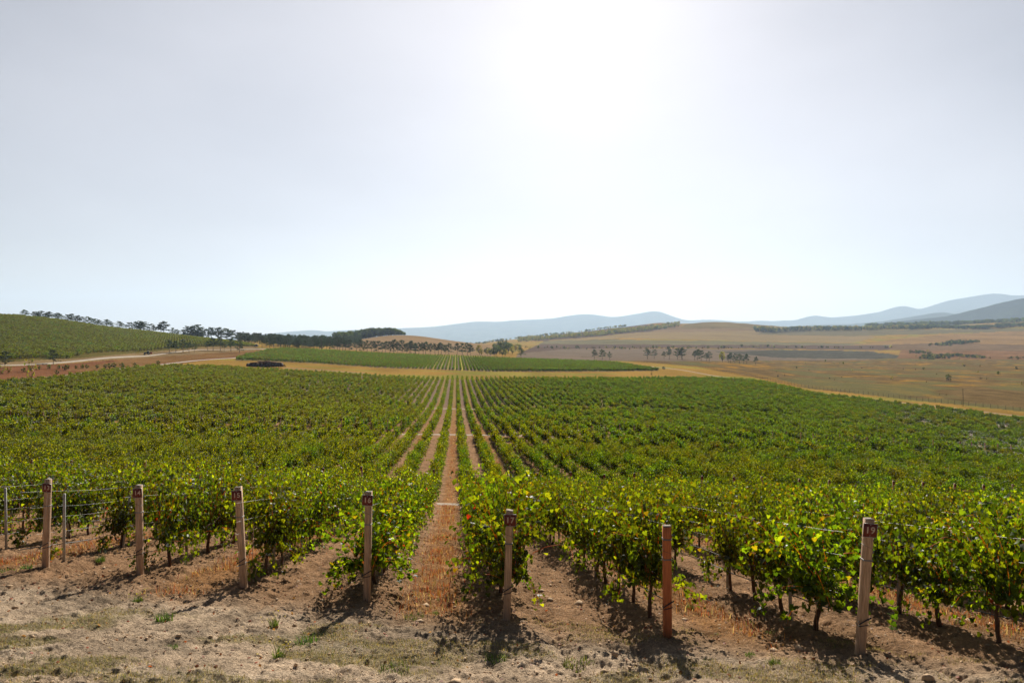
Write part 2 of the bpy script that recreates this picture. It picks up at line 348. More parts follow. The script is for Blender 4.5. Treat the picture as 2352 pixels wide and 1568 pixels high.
# ------------------------------------------------------------------ ground sheet
def poly_mask(x, y, poly):
    inside = np.zeros(x.shape, bool); n = len(poly)
    for a in range(n):
        x1, y1 = poly[a]; x2, y2 = poly[(a + 1) % n]
        c = ((y1 > y) != (y2 > y)) & (x < (x2 - x1) * (y - y1) / ((y2 - y1) + 1e-12) + x1)
        inside ^= c
    return inside
def ground():
    tin = np.linspace(-0.86, 0.86, 900)
    aout = np.concatenate([np.linspace(R(-180), math.atan(-0.86), 44)[:-1], np.arctan(tin), np.linspace(math.atan(0.86), R(180), 44)[1:]])
    rr = [0.4]
    while rr[-1] < 12000:
        r = rr[-1]
        k = 0.09 if r < 5 else 0.0032 if r < 24 else 0.007 if r < 60 else 0.012 if r < 500 else 0.013
        rr.append(r * (1 + k))
    rr = np.array(rr); na, nr = len(aout), len(rr)
    A, Rr = np.meshgrid(aout, rr, indexing='xy')
    # constant-distance rings inside the view
    ca = np.where(np.abs(A) < R(50), np.cos(A), math.cos(R(50)))
    X = Rr / ca * np.sin(A); Yv = Rr / ca * np.cos(A)
    Z = H(X, Yv); d = np.hypot(X, Yv)
    V = np.stack([X, Yv, Z], -1).reshape(-1, 3)
    i = np.arange(nr - 1)[:, None] * na; j = np.arange(na - 1)[None, :]
    q = np.stack([i + j, i + j + 1, i + na + j + 1, i + na + j], -1).reshape(-1, 4)
    # colour of the land
    C = np.empty(X.shape + (3,)); def_c = lambda c: np.array(c)
    C[:] = (0.27, 0.20, 0.11)
    u, v = uv(X, Yv); fr = (u - U17) / SP; ai = np.floor(fr).astype(int) + 17; fk = fr - np.floor(fr)
    n1 = fbm(X * 0.6, Yv * 0.6, 4)[..., None]; n2 = fbm(X * 2.7 + 9, Yv * 2.7, 3)[..., None]
    dirt = np.array((0.49, 0.365, 0.25)) * (0.55 + 0.9 * n1) * (.8 + .4 * n2)
    tilled = np.array((0.36, 0.215, 0.12)) * (0.7 + 0.6 * n2)
    weed = np.array((0.36, 0.19, 0.085)) * (0.7 + 0.6 * n2)
    mid = np.exp(-((fk - 0.5) / 0.22) ** 4)[..., None]
    farb = sstep(110, 250, d)[..., None]
    tilled = tilled * (1 - farb) + np.array((0.27, 0.19, 0.14)) * farb
    weed = weed * (1 - farb) + np.array((0.34, 0.23, 0.10)) * farb
    aisle = np.where((ai % 2 == 0)[..., None], tilled * (1 - mid) + weed * mid, tilled)
    inside = (edge_far(X, Yv) > -1) & (v > start_v(u) - 1.2)
    C[:] = np.where((d < 60)[..., None], dirt, C)
    blend = sstep(-2.0, 0.6, v - start_v(u))[..., None]
    C = np.where(inside[..., None], dirt * (1 - blend) + aisle * blend, C)
    # headland pale dust + greenish matted patches
    hl = (1 - sstep(-3, -0.5, v - start_v(u))) * (d < 60)
    gp = sstep(0.44, 0.58, fbm(X * 0.8 + 3, Yv * 1.5 + 8, 4)) * hl * sstep(0.5, -3.5, v - start_v(u)) * (Yv < 11)
    C = C * (1 - 0.6 * gp[..., None]) + np.array((0.17, 0.15, 0.06)) * 0.6 * gp[..., None]
    pale = sstep(0.5, 0.7, fbm(X * 0.9 + 30, Yv * 2.2, 3)) * hl
    C = C * (1 - 0.45 * pale[..., None]) + np.array((0.58, 0.46, 0.33)) * 0.45 * pale[..., None]
    # beyond the first vineyard
    xi, yi = CX + F * X / np.maximum(Yv, 1), CY - F * Z / np.maximum(Yv, 1)
    out = (~inside) & (Yv > 100)
    jit = 3.0 * (fbm(X / 25.0, Yv / 25.0, 3) - 0.5)
    yj = yi + jit * 0.7
    # golden meadow between the blocks
    big = fbm(X / 18.0, Yv / 60.0, 4)[..., None]
    gold = np.array((0.36, 0.215, 0.055)) * (0.7 + 0.6 * big) + np.array((-0.06, 0.03, 0.0)) * sstep(0.5, 0.65, fbm(X / 50., Yv / 25., 3))[..., None]
    C = np.where(out[..., None], gold, C)
    # second vineyard floor
    def zone(poly, col, rng_d=(100, 9999), var=0.25, sx=60.0, sy=25.0, soft=None):
        nonlocal C
        m = poly_mask(xi, yj, poly) & (Yv > rng_d[0]) & (Yv < rng_d[1]) & out
        n = fbm(X / sx, Yv / sy, 4)[..., None]
        n = n * .65 + .35 * fbm(X / (sx * .22), Yv / (sy * .5) + 7, 3)[..., None]
        C = np.where(m[..., None], np.array(col) * np.array((.86, .80, .66)) * (1 - 1.6 * var + 3.2 * var * n), C)
    plain = (xi > 1330) & (Yv > np.interp(xi, [1330, 1404, 1500, 1581, 1620, 1731, 1860, 2100, 2352, 3100], [830, 730, 650, 575, 550, 458, 405, 345, 310, 262])) & (Yv < 1250) & out
    pn = fbm(X / 26.0 + 3, Yv / 40.0, 4)
    pc = np.array((0.18, 0.118, 0.050)) * (0.55 + 0.9 * fbm(X / 9., Yv / 12., 4))[..., None]
    yp = sstep(0.54, 0.64, pn) * sstep(0.40, 0.6, fbm(X / 9. + 50, Yv / 9., 2))
    pc = pc * (1 - yp[..., None] * 0.8) + np.array((0.42, 0.22, 0.035)) * 0.8 * yp[..., None]
    gr = sstep(0.48, 0.62, fbm(X / 34. + 90, Yv / 50., 4)) * 0.75
    pc = pc * (1 - gr[..., None]) + np.array((0.16, 0.15, 0.06)) * gr[..., None]
    C = np.where(plain[..., None], pc, C)
    # left: reddish scrub bank, road verge, hill
    zone([(-900, 1000), (-900, 838), (0, 843), (141, 835), (309, 823), (453, 811), (600, 804), (680, 799), (640, 808), (543, 820), (383, 838), (281, 848), (100, 872), (0, 892)], (0.26, 0.125, 0.075), (150, 700), 0.35, 12, 8)
    zone([(150, 850), (309, 823), (453, 811), (600, 804), (660, 800), (600, 812), (450, 826), (330, 838), (200, 850)], (0.27, 0.16, 0.08), (150, 700), 0.3, 14, 9)
    zone([(-900, 838), (0, 843), (309, 823), (600, 803), (587, 793), (467, 797), (331, 809.5), (155, 824), (0, 831), (-900, 828)], (0.30, 0.22, 0.13), (150, 760), 0.2)
    zone([(-900, 828), (0, 831), (155, 824), (331, 809.5), (467, 797), (587, 793), (509, 780), (411, 770), (331, 757), (141, 731), (0, 724), (-900, 705)], (0.16, 0.14, 0.05), (200, 950), 0.2)
    zone([(-900, 705), (-900, 640), (0, 700), (141, 715), (141, 732), (60, 727), (0, 727)], (0.26, 0.14, 0.07), (400, 950), 0.2)
    # right and centre: far fields
    zone([(1180, 828), (1190, 812), (1240, 803), (1300, 801), (1560, 800), (1800, 803), (2010, 806), (2010, 826), (1600, 829)], (0.25, 0.20, 0.17), (690, 1500), 0.25, 80, 20)
    zone([(1640, 808), (1800, 803), (1990, 806), (2060, 815), (2110, 821), (2000, 824), (1800, 822)], (0.12, 0.115, 0.10), (800, 1500), 0.35, 20, 10)
    zone([(1190, 812), (1240, 790), (1300, 785), (1500, 790), (2040, 792), (2050, 804), (1560, 799), (1300, 801)], (0.17, 0.12, 0.105), (800, 2300), 0.2, 90, 40)
    zone([(1240, 790), (1250, 783), (1400, 779), (1700, 784), (2060, 790), (2040, 793), (1500, 791)], (0.24, 0.22, 0.14), (900, 2500), 0.25, 120, 40)
    zone([(1240, 784), (1380, 773), (1480, 762), (1560, 750), (1800, 752), (1960, 760), (2010, 775), (1960, 787), (1700, 783), (1450, 776)], (0.36, 0.27, 0.15), (1300, 2700), 0.15, 160, 60)
    zone([(1450, 763), (1560, 750), (1700, 752), (1820, 757), (1600, 762)], (0.30, 0.21, 0.13), (1600, 2700), 0.2, 160, 60)
    zone([(1200, 782), (1250, 770), (1514, 735), (1560, 745), (1500, 760), (1380, 772), (1250, 783)], (0.17, 0.12, 0.09), (1500, 3300), 0.25)
    zone([(1480, 745), (1514, 730), (1570, 744), (1560, 752), (1520, 748)], (0.34, 0.22, 0.11), (2300, 3400), 0.1)
    zone([(1556, 752), (1620, 730), (1690, 730), (1740, 741), (1780, 748), (1780, 754), (1600, 754)], (0.24, 0.18, 0.08), (2200, 3400), 0.35, 90, 90)
    zone([(1740, 762), (1750, 757), (2352, 750), (3100, 750), (3100, 740), (2352, 744), (1770, 750)], (0.34, 0.27, 0.13), (2400, 3600), 0.2)
    zone([(1740, 768), (1760, 759), (2130, 757), (2352, 754), (2352, 760), (2100, 768), (1960, 772)], (0.22, 0.19, 0.12), (1700, 2700), 0.2)
    zone([(1950, 793), (2010, 786), (2090, 775), (2200, 766), (2352, 760), (3100, 760), (3100, 796), (2352, 792), (2200, 788)], (0.36, 0.23, 0.11), (1200, 2700), 0.3, 120, 40)
    zone([(2040, 804), (2050, 790), (2200, 788), (2352, 792), (3100, 796), (3100, 812), (2352, 808), (2150, 806)], (0.25, 0.17, 0.11), (1100, 2000), 0.35, 60, 30)
    zone([(2060, 824), (2070, 804), (2352, 806), (3100, 810), (3100, 826), (2352, 826)], (0.28, 0.16, 0.09), (1000, 1700), 0.4, 40, 20)
    # brown hill in the centre
    zone([(760, 800), (787, 784), (850, 770), (906, 762), (956, 763), (1022, 776), (1078, 784), (1120, 788), (1150, 800), (1130, 818), (860, 812)], (0.36, 0.25, 0.15), (760, 1500), 0.18, 120, 30)
    # second block floor
    m2 = in_block2(X, Yv)
    ai2 = np.floor((u - U17) / SP).astype(int) + 17
    c2 = np.where((ai2 % 2 == 0)[..., None], np.array((0.34, 0.26, 0.09)), np.array((0.20, 0.15, 0.11)))
    yl = ((ai2 % 2 == 0) & (u > 0) & (u < 8))[..., None]
    c2 = np.where(yl, np.array((0.5, 0.42, 0.10)), c2)
    C = np.where(m2[..., None], c2, C)
    me = mkmesh('ground', V, [q], M_ground, C.reshape(-1, 3) * 0.80, smooth=True)
    o = link('ground', me); tag(o, kind='structure')
B2 = [(560, 826), (617, 834), (700, 836), (850, 846), (1047, 852), (1250, 856), (1400, 855), (1516, 848), (1440, 837), (1300, 832), (1180, 826), (1047, 820), (850, 813), (700, 805), (640, 806), (540, 822)]
def in_block2(X, Yv):
    f = np.interp(CX + F * X / np.maximum(Yv, 1), [543, 600, 700, 850, 1047, 1250, 1400, 1500, 1516], [420, 425, 430, 440, 446, 450, 458, 474, 480])
    b = np.interp(CX + F * X / np.maximum(Yv, 1), [543, 600, 640, 700, 850, 1047, 1250, 1400, 1450, 1500, 1516], [440, 560, 625, 640, 680, 710, 680, 640, 570, 500, 482])
    xi = CX + F * X / np.maximum(Yv, 1)
    return (Yv > f) & (Yv < b) & (xi > 543) & (xi < 1516)
ground()

def strip_mesh(name, pts, width, mat, lift=0.05, label=None):
    """ribbon along a polyline of world x,y; follows the land"""
    p = np.array(pts, dtype=float)
    seg = np.concatenate([[0], np.cumsum(np.hypot(*np.diff(p, axis=0).T))])
    n = max(8, int(seg[-1] / 2.0)); s = np.linspace(0, seg[-1], n)
    x = np.interp(s, seg, p[:, 0]); y = np.interp(s, seg, p[:, 1])
    k = 5
    x = np.convolve(np.pad(x, k, mode='edge'), np.ones(2 * k + 1) / (2 * k + 1), 'valid'); y = np.convolve(np.pad(y, k, mode='edge'), np.ones(2 * k + 1) / (2 * k + 1), 'valid')
    tx, ty = np.gradient(x), np.gradient(y); L = np.hypot(tx, ty) + 1e-9; nx, ny = -ty / L, tx / L
    ws = np.linspace(-0.5, 0.5, 5); V = []
    wn = width * (0.85 + 0.3 * fbm(s / 6.0, s * 0 + 3, 3))
    for a in ws:
        X = x + nx * a * wn; Yy = y + ny * a * wn
        V.append(np.stack([X, Yy, H(X, Yy) + lift * (1 if abs(a) < 0.4 else -1.0)], 1))
    V = np.stack(V, 1).reshape(-1, 3); i = np.arange(n - 1)[:, None] * 5; j = np.arange(4)[None]
    q = np.stack([i + j, i + j + 1, i + 5 + j + 1, i + 5 + j], -1).reshape(-1, 4)
    o = link(name, mkmesh(name, V, [q], mat, smooth=True)); tag(o, label=label, kind='structure'); return o
def ipts(l): return [((x - CX) / F * d, d) for x, d in l]
strip_mesh('dirt_road', ipts([(-300, 185), (0, 212), (60, 224), (141, 244), (220, 272), (281, 300), (340, 336), (383, 366), (450, 405), (543, 448), (600, 540), (636, 600), (680, 640)]), 4.0, M_track, 0.22, 'pale dirt road curving along the left edge of the vineyard')
strip_mesh('farm_road', ipts([(-300, 240), (14, 272), (141, 312), (309, 420), (380, 480), (453, 545), (580, 600), (700, 680)]), 4.5, M_track, 0.25, 'upper dirt road running under the hillside vineyard')
strip_mesh('field_track', ipts([(1480, 560), (1560, 505), (1650, 450), (1731, 408), (1860, 372), (2100, 322), (2352, 287), (2600, 268)]), 2.2, M_track, 0.12, 'worn track between vineyard edge and wire fence')
strip_mesh('meadow_track', ipts([(640, 372), (760, 372), (850, 366)]), 3.0, mat_simple('trodden earth', (0.22, 0.15, 0.09), 0.95, noise=0.3, scale=1), 0.10, 'dark trodden track across the golden meadow')
for a, b in STRIPS:
    vm = (a + b) / 2; e = vm * 0.82
    strip_mesh('cross_path', [xy(-e, vm), xy(e, vm)], (b - a) * 0.62, M_track, 0.035, None)

# ------------------------------------------------------------------ vine plants
def leaf_template(detail):
    if detail == 2:
        n = 11; ang = np.array([-90, -62, -40, -8, 18, 55, 90, 125, 162, 188, 222, 242][:12])
        r = np.array([0.12, 0.62, 0.55, 0.88, 0.58, 0.74, 1.05, 0.74, 0.58, 0.88, 0.55, 0.62])
        x = r * np.cos(np.radians(ang)); y = r * np.sin(np.radians(ang)); z = -0.30 * r ** 2 + 0.22 * np.abs(x)
        V = np.vstack([[0, 0, 0], np.stack([x, y, z], 1)]); n = len(ang)
        t = np.array([(0, 1 + k, 1 + (k + 1) % n) for k in range(n)]); return V, t
    if detail == 1:
        V = np.array([(0, -.6, 0), (.8, -.2, -.12), (.55, .65, -.2), (0, 1, -.15), (-.55, .65, -.2), (-.8, -.2, -.12), (0, .1, .12)])
        t = np.array([(6, k, (k + 1) % 6) for k in range(6)]); return V, t
    V = np.array([(-.7, -.7, 0), (.7, -.7, .12), (.7, .7, 0), (-.7, .7, .12)]); return V, np.array([(0, 1, 2), (0, 2, 3)])
def place_leaves(Pp, Nn, Tt, size, detail):
    """scatter one leaf shape at Pp with normal Nn and tip Tt"""
    Nn = Nn / (np.linalg.norm(Nn, axis=1)[:, None] + 1e-9)
    Tt = Tt - (Tt * Nn).sum(1)[:, None] * Nn; Tt = Tt / (np.linalg.norm(Tt, axis=1)[:, None] + 1e-9)
    Bb = np.cross(Tt, Nn); LV, LT = leaf_template(detail); k = len(LV)
    V = Pp[:, None] + size[:, None, None] * (LV[None, :, 0:1] * Bb[:, None] + LV[None, :, 1:2] * Tt[:, None] + LV[None, :, 2:3] * Nn[:, None])
    t = (np.arange(len(Pp))[:, None, None] * k + LT[None]).reshape(-1, 3)
    return V.reshape(-1, 3), t, k
GREENS = np.array([(0.020, 0.034, 0.003), (0.028, 0.045, 0.0035), (0.042, 0.058, 0.004), (0.014, 0.027, 0.0035)])
TONE = np.array([1.0, 1.0, 1.0])
def leaf_cols(n, g, yellow=0.012, red=0.0012, var_=True):
    c = GREENS[g.integers(0, 4, n)] * ((0.5 + 1.75 * g.random((n, 1)) ** 2.4) if var_ else (0.62 + 1.25 * g.random((n, 1)) ** 2.2)) * TONE  # many dark leaves, few far brighter: backlit glow put into the colour
    y = g.random(n) < yellow; c[y] = np.array((0.062, 0.050, 0.005)) * g.uniform(0.8, 1.3, (y.sum(), 1))
    r = g.random(n) < red; c[r] = np.array((0.10, 0.012, 0.008)) * g.uniform(0.6, 1.2, (r.sum(), 1))
    return c
def vine_foliage(seed, length=1.15, shoots=17, per=25, size=0.062, detail=2, yellow=0.02, low=0.72, top=1.95, thick=1.0, name='foliage', mat=None):
    g = np.random.default_rng(seed); PP = []; NN = []; TT = []; SS = []; tops = MB()
    n_s = int(shoots * length / 1.15); lo_ = .82 if detail == 2 else .66
    for s in range(n_s):
        np_ = max(1, int(round(length / 1.12))); pk = g.integers(np_)
        x0 = np.clip((pk + .5 - np_ / 2) * 1.12 * min(1, length) + g.normal(0, (.30 if detail == 2 else .25 if detail == 1 else .21) * min(1, length)), -length / 2 - .1, length / 2 + .1); side = g.choice([-1, 1])
        if s < np_: PHt = np.append(PHt, g.uniform(lo_, 1.08)) if s else np.array([g.uniform(lo_, 1.08)])
        p = np.array([x0, side * g.uniform(0, .10), g.uniform(low + .05, low + .25)])
        droop = g.random() < 0.35; hang = g.random() < 0.18
        L = g.uniform(0.75, 1.2) * (top - low) * (PHt[pk] if pk < len(PHt) else 1)
        if hang: L *= .6
        dirv = np.array([g.normal(0, .22), side * g.uniform(0, .24) * thick, 1.0])
        if hang: dirv = np.array([g.normal(0, .4), side * g.uniform(.3, .7), g.uniform(-.1, .5)]); dirv /= np.linalg.norm(dirv)
        step = L / per; pts = [p.copy()]
        for k in range(per):
            f = k / per
            dirv = dirv + np.array([g.normal(0, .05), side * (.004 + .022 * f) * thick - .10 * p[1] * max(0, abs(p[1]) - .25) * 8 + g.normal(0, .045), -(.12 if hang else 0.13 if droop else 0.035) * f * 2])
            if p[2] < low - .22: dirv[2] = abs(dirv[2])
            if p[2] > top - 0.12: dirv[2] -= 0.25; dirv[1] += side * 0.02
            dirv /= np.linalg.norm(dirv); p = p + dirv * step; pts.append(p.copy())
            sd = 1 if k % 2 else -1
            off = np.array([g.normal(0, .06), side * g.uniform(-.04, .10), g.normal(0, .04)])
            PP.append(p + off)
            NN.append(np.array([g.normal(0, .55 + .5 * f), side * g.uniform(.2, 1.1) + g.normal(0, .35), g.uniform(-.2, .5 + .6 * f)]))
            TT.append(np.array([g.normal(0, .5), side * g.uniform(-.1, .5), -1.0]))
            SS.append(size * g.uniform(.65, 1.3) * (1.0 - 0.35 * f))
        if detail == 2 and s % 2 == 0: tops.tube(np.array(pts)[::3], np.linspace(.005, .002, len(pts[::3])), 4, False)
    ncore = int({2: 110, 1: 60, 0: 17}[detail] * length / 1.12); csz = {2: .075, 1: .10, 0: .20 if length < 3 else .26}[detail]
    for s in range(ncore):     # large leaves added inside the hedge to block light through it
        cx = g.uniform(-length / 2, length / 2); pk = min(int((cx / 1.12) + np_ / 2), np_ - 1)
        PP.append(np.array([cx, g.normal(0, .05), g.uniform(low, low + (top - low) * .93 * PHt[max(pk, 0)])])); NN.append(np.array([g.normal(0, .35), g.choice([-1, 1]), g.normal(0, .3)]))
        TT.append(np.array([g.normal(0, .4), 0, -1.0])); SS.append(csz * g.uniform(.8, 1.25))
    PP, NN, TT, SS = map(np.array, (PP, NN, TT, SS))
    V, t, k = place_leaves(PP, NN, TT, SS, detail)
    c = np.repeat(leaf_cols(len(PP), g, yellow, var_=detail == 2), k, 0)
    # a pale yellowing cluster now and then
    if g.random() < 0.12 and detail == 2:
        cc = PP[g.integers(len(PP))]; m = np.linalg.norm(PP - cc, axis=1) < g.uniform(.12, .24)
        cy = c.reshape(len(PP), k, 3); cy[m] = np.array((0.070, 0.068, 0.006)); c = cy.reshape(-1, 3)
    faces = [t]
    if tops.n:
        q = np.vstack(tops.q) + len(V); tv = np.vstack(tops.v)
        V = np.vstack([V, tv]); c = np.vstack([c, np.tile((0.14, 0.07, 0.03), (len(tv), 1))]); faces = [t, q]
    return mkmesh(name, V, faces, mat or M_leaf, c)
def trunk_mesh(seed, h=0.78, length=1.1):
    g = np.random.default_rng(seed); m = MB()
    z = np.linspace(-0.06, h, 9); wob = np.cumsum(g.normal(0, .014, (9, 2)), 0)
    pts = np.stack([wob[:, 0] + .03 * np.sin(z * 7 + g.uniform(0, 6)), wob[:, 1], z], 1)
    m.tube(pts, np.linspace(.038, .02, 9) * g.uniform(.85, 1.2), 7)
    for s in (-1, 1):   # cordon arms along the wire
        x = np.linspace(0, s * length * .5, 6)
        m.tube(np.stack([pts[-1, 0] + x, pts[-1, 1] + g.normal(0, .01, 6), h - .02 + .06 * np.abs(x) + g.normal(0, .008, 6)], 1), np.linspace(.017, .009, 6), 5)
    return m.mesh('trunk', M_bark, True)
def stake_mesh(seed):
    g = np.random.default_rng(seed); m = MB(); a = g.normal(0, .03, 2)
    m.tube([(.05, .02, -.1), (.05 + a[0] * .5, .02 + a[1] * .5, .5), (.05 + a[0], .02 + a[1], 1.15)], .0055, 5)
    return m.mesh('stake', M_stake)
NV = 12
FOL = [vine_foliage(100 + k, shoots=42, per=23, size=.062, thick=.95, yellow=(0.010, 0.03, 0.006)[k % 3], low=0.52 - .07 * (k % 3), top=1.84 + .08 * (k % 4)) for k in range(NV)]
TRK = [trunk_mesh(200 + k) for k in range(6)]
STK = [stake_mesh(300 + k) for k in range(4)]
YOUNG = [vine_foliage(400 + k, length=.3, shoots=14, per=9, low=0.08, top=.55, yellow=.12, size=.05) for k in range(4)]
ORD = 'zeroth first second third fourth fifth sixth seventh eighth ninth tenth eleventh twelfth thirteenth fourteenth fifteenth sixteenth seventeenth eighteenth nineteenth twentieth'.split()
def o_(n):
    if n <= 20: return ORD[n]
    return '%d%s' % (n, {1: 'st', 2: 'nd', 3: 'rd'}.get(n % 10 if n % 100 not in (11, 12, 13) else 0, 'th'))
def rowname(i):
    if i == 18: return 'behind the orange post'
    if 13 <= i <= 19: return 'behind the post numbered %d' % i
    if i > 19: return 'in the %s row right of post 19' % o_(i - 19)
    return 'in the %s row left of post 13' % o_(13 - i)
VS = 1.12     # vine spacing
cand = []
for i in range(4, 36):
    st = rowstart(i)
    X0 = rowu(i); v0 = st
    # distance along v where the row begins
    x_, y_ = xy(X0, st); v0 = uv(*( (xy(X0, st)) ))[1] + 0.85
    k = 0
    while True:
        v = v0 + k * VS
        if v > 44.6: break
        X, Yd = xy(X0, v)
        xi = CX + F * X / Yd; yt = CY - F * (H0(X, Yd) + 1.8) / Yd; yb = CY - F * H0(X, Yd) / Yd
        vis = -120 < xi < 2470
        cand.append((Yd, i, k, v, X, vis)); k += 1
gaps = {(12, 0), (12, 1), (12, 2), (13, 0), (13, 1), (13, 2), (14, 0), (15, 0), (19, 4), (19, 5), (18, 7), (12, 6), (16, 14), (11, 0), (11, 1)}
young = {(12, 0), (12, 2), (13, 0), (13, 2), (14, 0), (15, 0), (19, 4), (20, 5)}
cand.sort()
chosen = [c for c in cand if c[5]][:300]
cs = set((c[1], c[2]) for c in chosen)
rest1 = [c for c in cand if (c[1], c[2]) not in cs]
RZ = -RA + math.pi / 2     # local x axis along the row
cnt = {}
for Yd, i, k, v, X, vis in sorted(chosen, key=lambda c: (c[1], c[2])):
    g = np.random.default_rng(i * 1000 + k)
    gap = (i, k) in gaps
    if gap and (i, k) not in young: continue
    u = rowu(i) + g.normal(0, .03); Xp, Yp = xy(u, v + g.normal(0, .06)); z = float(H(Xp, Yp))
    cnt[i] = cnt.get(i, 0) + 1
    rz = math.atan2(rv[1], rv[0]) + (math.pi if g.random() < .5 else 0)
    if gap:
        e = link('young_vine', None, loc=(Xp, Yp, z), rot=(0, 0, rz)); e.empty_display_size = .2
        tag(e, 'short young vine shoot, %s plant %s' % (o_(cnt[i]), rowname(i)), 'grape vine', 'young vines filling gaps in the rows')
        link('foliage', YOUNG[g.integers(4)], e, scale=(1, 1, g.uniform(.8, 1.15)))
        link('stake', STK[g.integers(4)], e)
    else:
        e = link('grape_vine', None, loc=(Xp, Yp, z), rot=(0, 0, rz)); e.empty_display_size = .3
        tag(e, 'leafy grape vine, %s plant %s' % (o_(cnt[i]), rowname(i)), 'grape vine', 'grape vines of the nearest rows')
        s = g.uniform(.92, 1.08)
        link('foliage', FOL[g.integers(NV)], e, scale=(1, g.uniform(.68, .95) * (1.5 if cnt[i] <= 1 else 1.25 if cnt[i] == 2 else 1.0), s))
        link('trunk', TRK[g.integers(6)], e)
        if g.random() < .6: link('stake', STK[g.integers(4)], e)

# ---- instanced remainder
def variants(name, meshes):
    c = bpy.data.collections.new(name)
    for k, me in enumerate(meshes):
        o = bpy.data.objects.new('%s_%02d' % (name, k), me); c.objects.link(o)
    return c
def scatter(name, pts, rots, scl, idx, coll, label, cat, kind='stuff'):
    me = bpy.data.meshes.new(name); n = len(pts)
    me.vertices.add(n); me.vertices.foreach_set('co', np.asarray(pts, np.float32).ravel())
    a = me.attributes.new('rot', 'FLOAT_VECTOR', 'POINT'); a.data.foreach_set('vector', np.asarray(rots, np.float32).ravel())
    a = me.attributes.new('scl', 'FLOAT_VECTOR', 'POINT'); a.data.foreach_set('vector', np.asarray(scl, np.float32).ravel())
    a = me.attributes.new('idx', 'INT', 'POINT'); a.data.foreach_set('value', np.asarray(idx, np.int32))
    me.update()
    o = link(name, me)
    ng = bpy.data.node_groups.new('scatter ' + name, 'GeometryNodeTree')
    ng.interface.new_socket('Geometry', in_out='INPUT', socket_type='NodeSocketGeometry')
    ng.interface.new_socket('Geometry', in_out='OUTPUT', socket_type='NodeSocketGeometry')
    gi = ng.nodes.new('NodeGroupInput'); go = ng.nodes.new('NodeGroupOutput')
    ip = ng.nodes.new('GeometryNodeInstanceOnPoints'); ci = ng.nodes.new('GeometryNodeCollectionInfo')
    ci.inputs['Collection'].default_value = coll; ci.inputs['Separate Children'].default_value = True; ci.inputs['Reset Children'].default_value = True
    def na(nm, ty):
        x = ng.nodes.new('GeometryNodeInputNamedAttribute'); x.data_type = ty; x.inputs['Name'].default_value = nm; return x.outputs['Attribute']
    er = ng.nodes.new('FunctionNodeEulerToRotation'); ng.links.new(na('rot', 'FLOAT_VECTOR'), er.inputs[0])
    ng.links.new(gi.outputs[0], ip.inputs['Points']); ng.links.new(ci.outputs[0], ip.inputs['Instance'])
    ip.inputs['Pick Instance'].default_value = True; ng.links.new(na('idx', 'INT'), ip.inputs['Instance Index'])
    ng.links.new(er.outputs[0], ip.inputs['Rotation']); ng.links.new(na('scl', 'FLOAT_VECTOR'), ip.inputs['Scale'])
    ng.links.new(ip.outputs[0], go.inputs[0])
    md = o.modifiers.new('scatter', 'NODES'); md.node_group = ng
    tag(o, label, cat, kind=kind); return o
def simple_stem(me_list, h=0.6): pass
def with_trunk(seed, fol_kw):
    """foliage and a stem in one mesh for the distant plants"""
    f = vine_foliage(seed, **fol_kw); L = fol_kw.get('length', 1.15)
    V = np.empty(len(f.vertices) * 3, np.float32); f.vertices.foreach_get('co', V); V = V.reshape(-1, 3)
    c = np.empty(len(V) * 4, np.float32); f.color_attributes['col'].data.foreach_get('color', c); c = c.reshape(-1, 4)[:, :3]
    T = np.empty(len(f.loops), np.int32); f.loops.foreach_get('vertex_index', T); T = T.reshape(-1, 3)
    m = MB(); n = max(1, int(round(L / 1.12)))
    for k in range(n):
        x = (k + .5 - n / 2) * 1.12
        m.tube([(x, 0, -.1), (x + .03, .01, .4), (x, 0, .85)], .028, 4, False)
    tv = np.vstack(m.v); q = np.vstack(m.q) + len(V)
    V = np.vstack([V, tv]); c = np.vstack([c, np.tile((.09, .05, .03), (len(tv), 1))])
    return mkmesh('vine_rows', V, [T, q], M_leaff, c)
YT, GT, OT = np.array([1.40, 1.22, .8]), np.array([.90, 1.06, 1.3]), np.array([1.2, 1.05, .9])  # yellow tone imitates sunlit left rows, green the shaded right ones
def tone(t, seed, kw):
    global TONE
    TONE = t; m = with_trunk(seed, kw); TONE = np.array([1.0, 1.0, 1.0]); return m
MID = variants('vine_mid', [tone(YT if k < 5 else GT, 500 + k, dict(shoots=40, per=17, size=.078, detail=1, yellow=.008, low=.56, top=1.95, thick=.7, name='m')) for k in range(10)])
FAR = variants('vine_far', [tone(YT if k < 5 else GT, 600 + k, dict(length=2.24, shoots=34, per=9, size=.125, detail=0, yellow=.004, low=.55, top=1.9, thick=.7, name='m', mat=M_leaff)) for k in range(10)])
VFAR = variants('vine_vfar', [tone(OT if k < 3 else GT, 700 + k, dict(length=5.0, shoots=18, per=7, size=.17, detail=0, yellow=.004, low=.45, top=1.95, thick=.7, name='m', mat=M_leaff)) for k in range(6)])
ang0 = math.atan2(rv[1], rv[0])
pm, pf = [], []
for c in rest1: pm.append(xy(rowu(c[1]), c[3]))
def view_ok(X, Yd, m=0.88): return abs(X) < m * Yd + 6
for i in range(-130, 160):
    u = rowu(i)
    v = 47.9
    while v < 430:
        hop = VS if v < 88 else 2.24
        for a, b in STRIPS:
            if a < v + hop / 2 and v - hop / 2 < b: v = b + hop / 2 + .01
        X, Yd = xy(u, v)
        if edge_far(X, Yd) < 2: 
            v += hop
            if Yd > 440: break
            continue
        if view_ok(X, Yd):
            gapn = fbm(np.array(X / 3.0 + 20), np.array(Yd / 3.0), 2)
            thr = 0.80 if (Yd > 190 and abs(u) < 60) else 0.86
            (pm if v < 88 else pf).append((X, Yd))
        v += hop
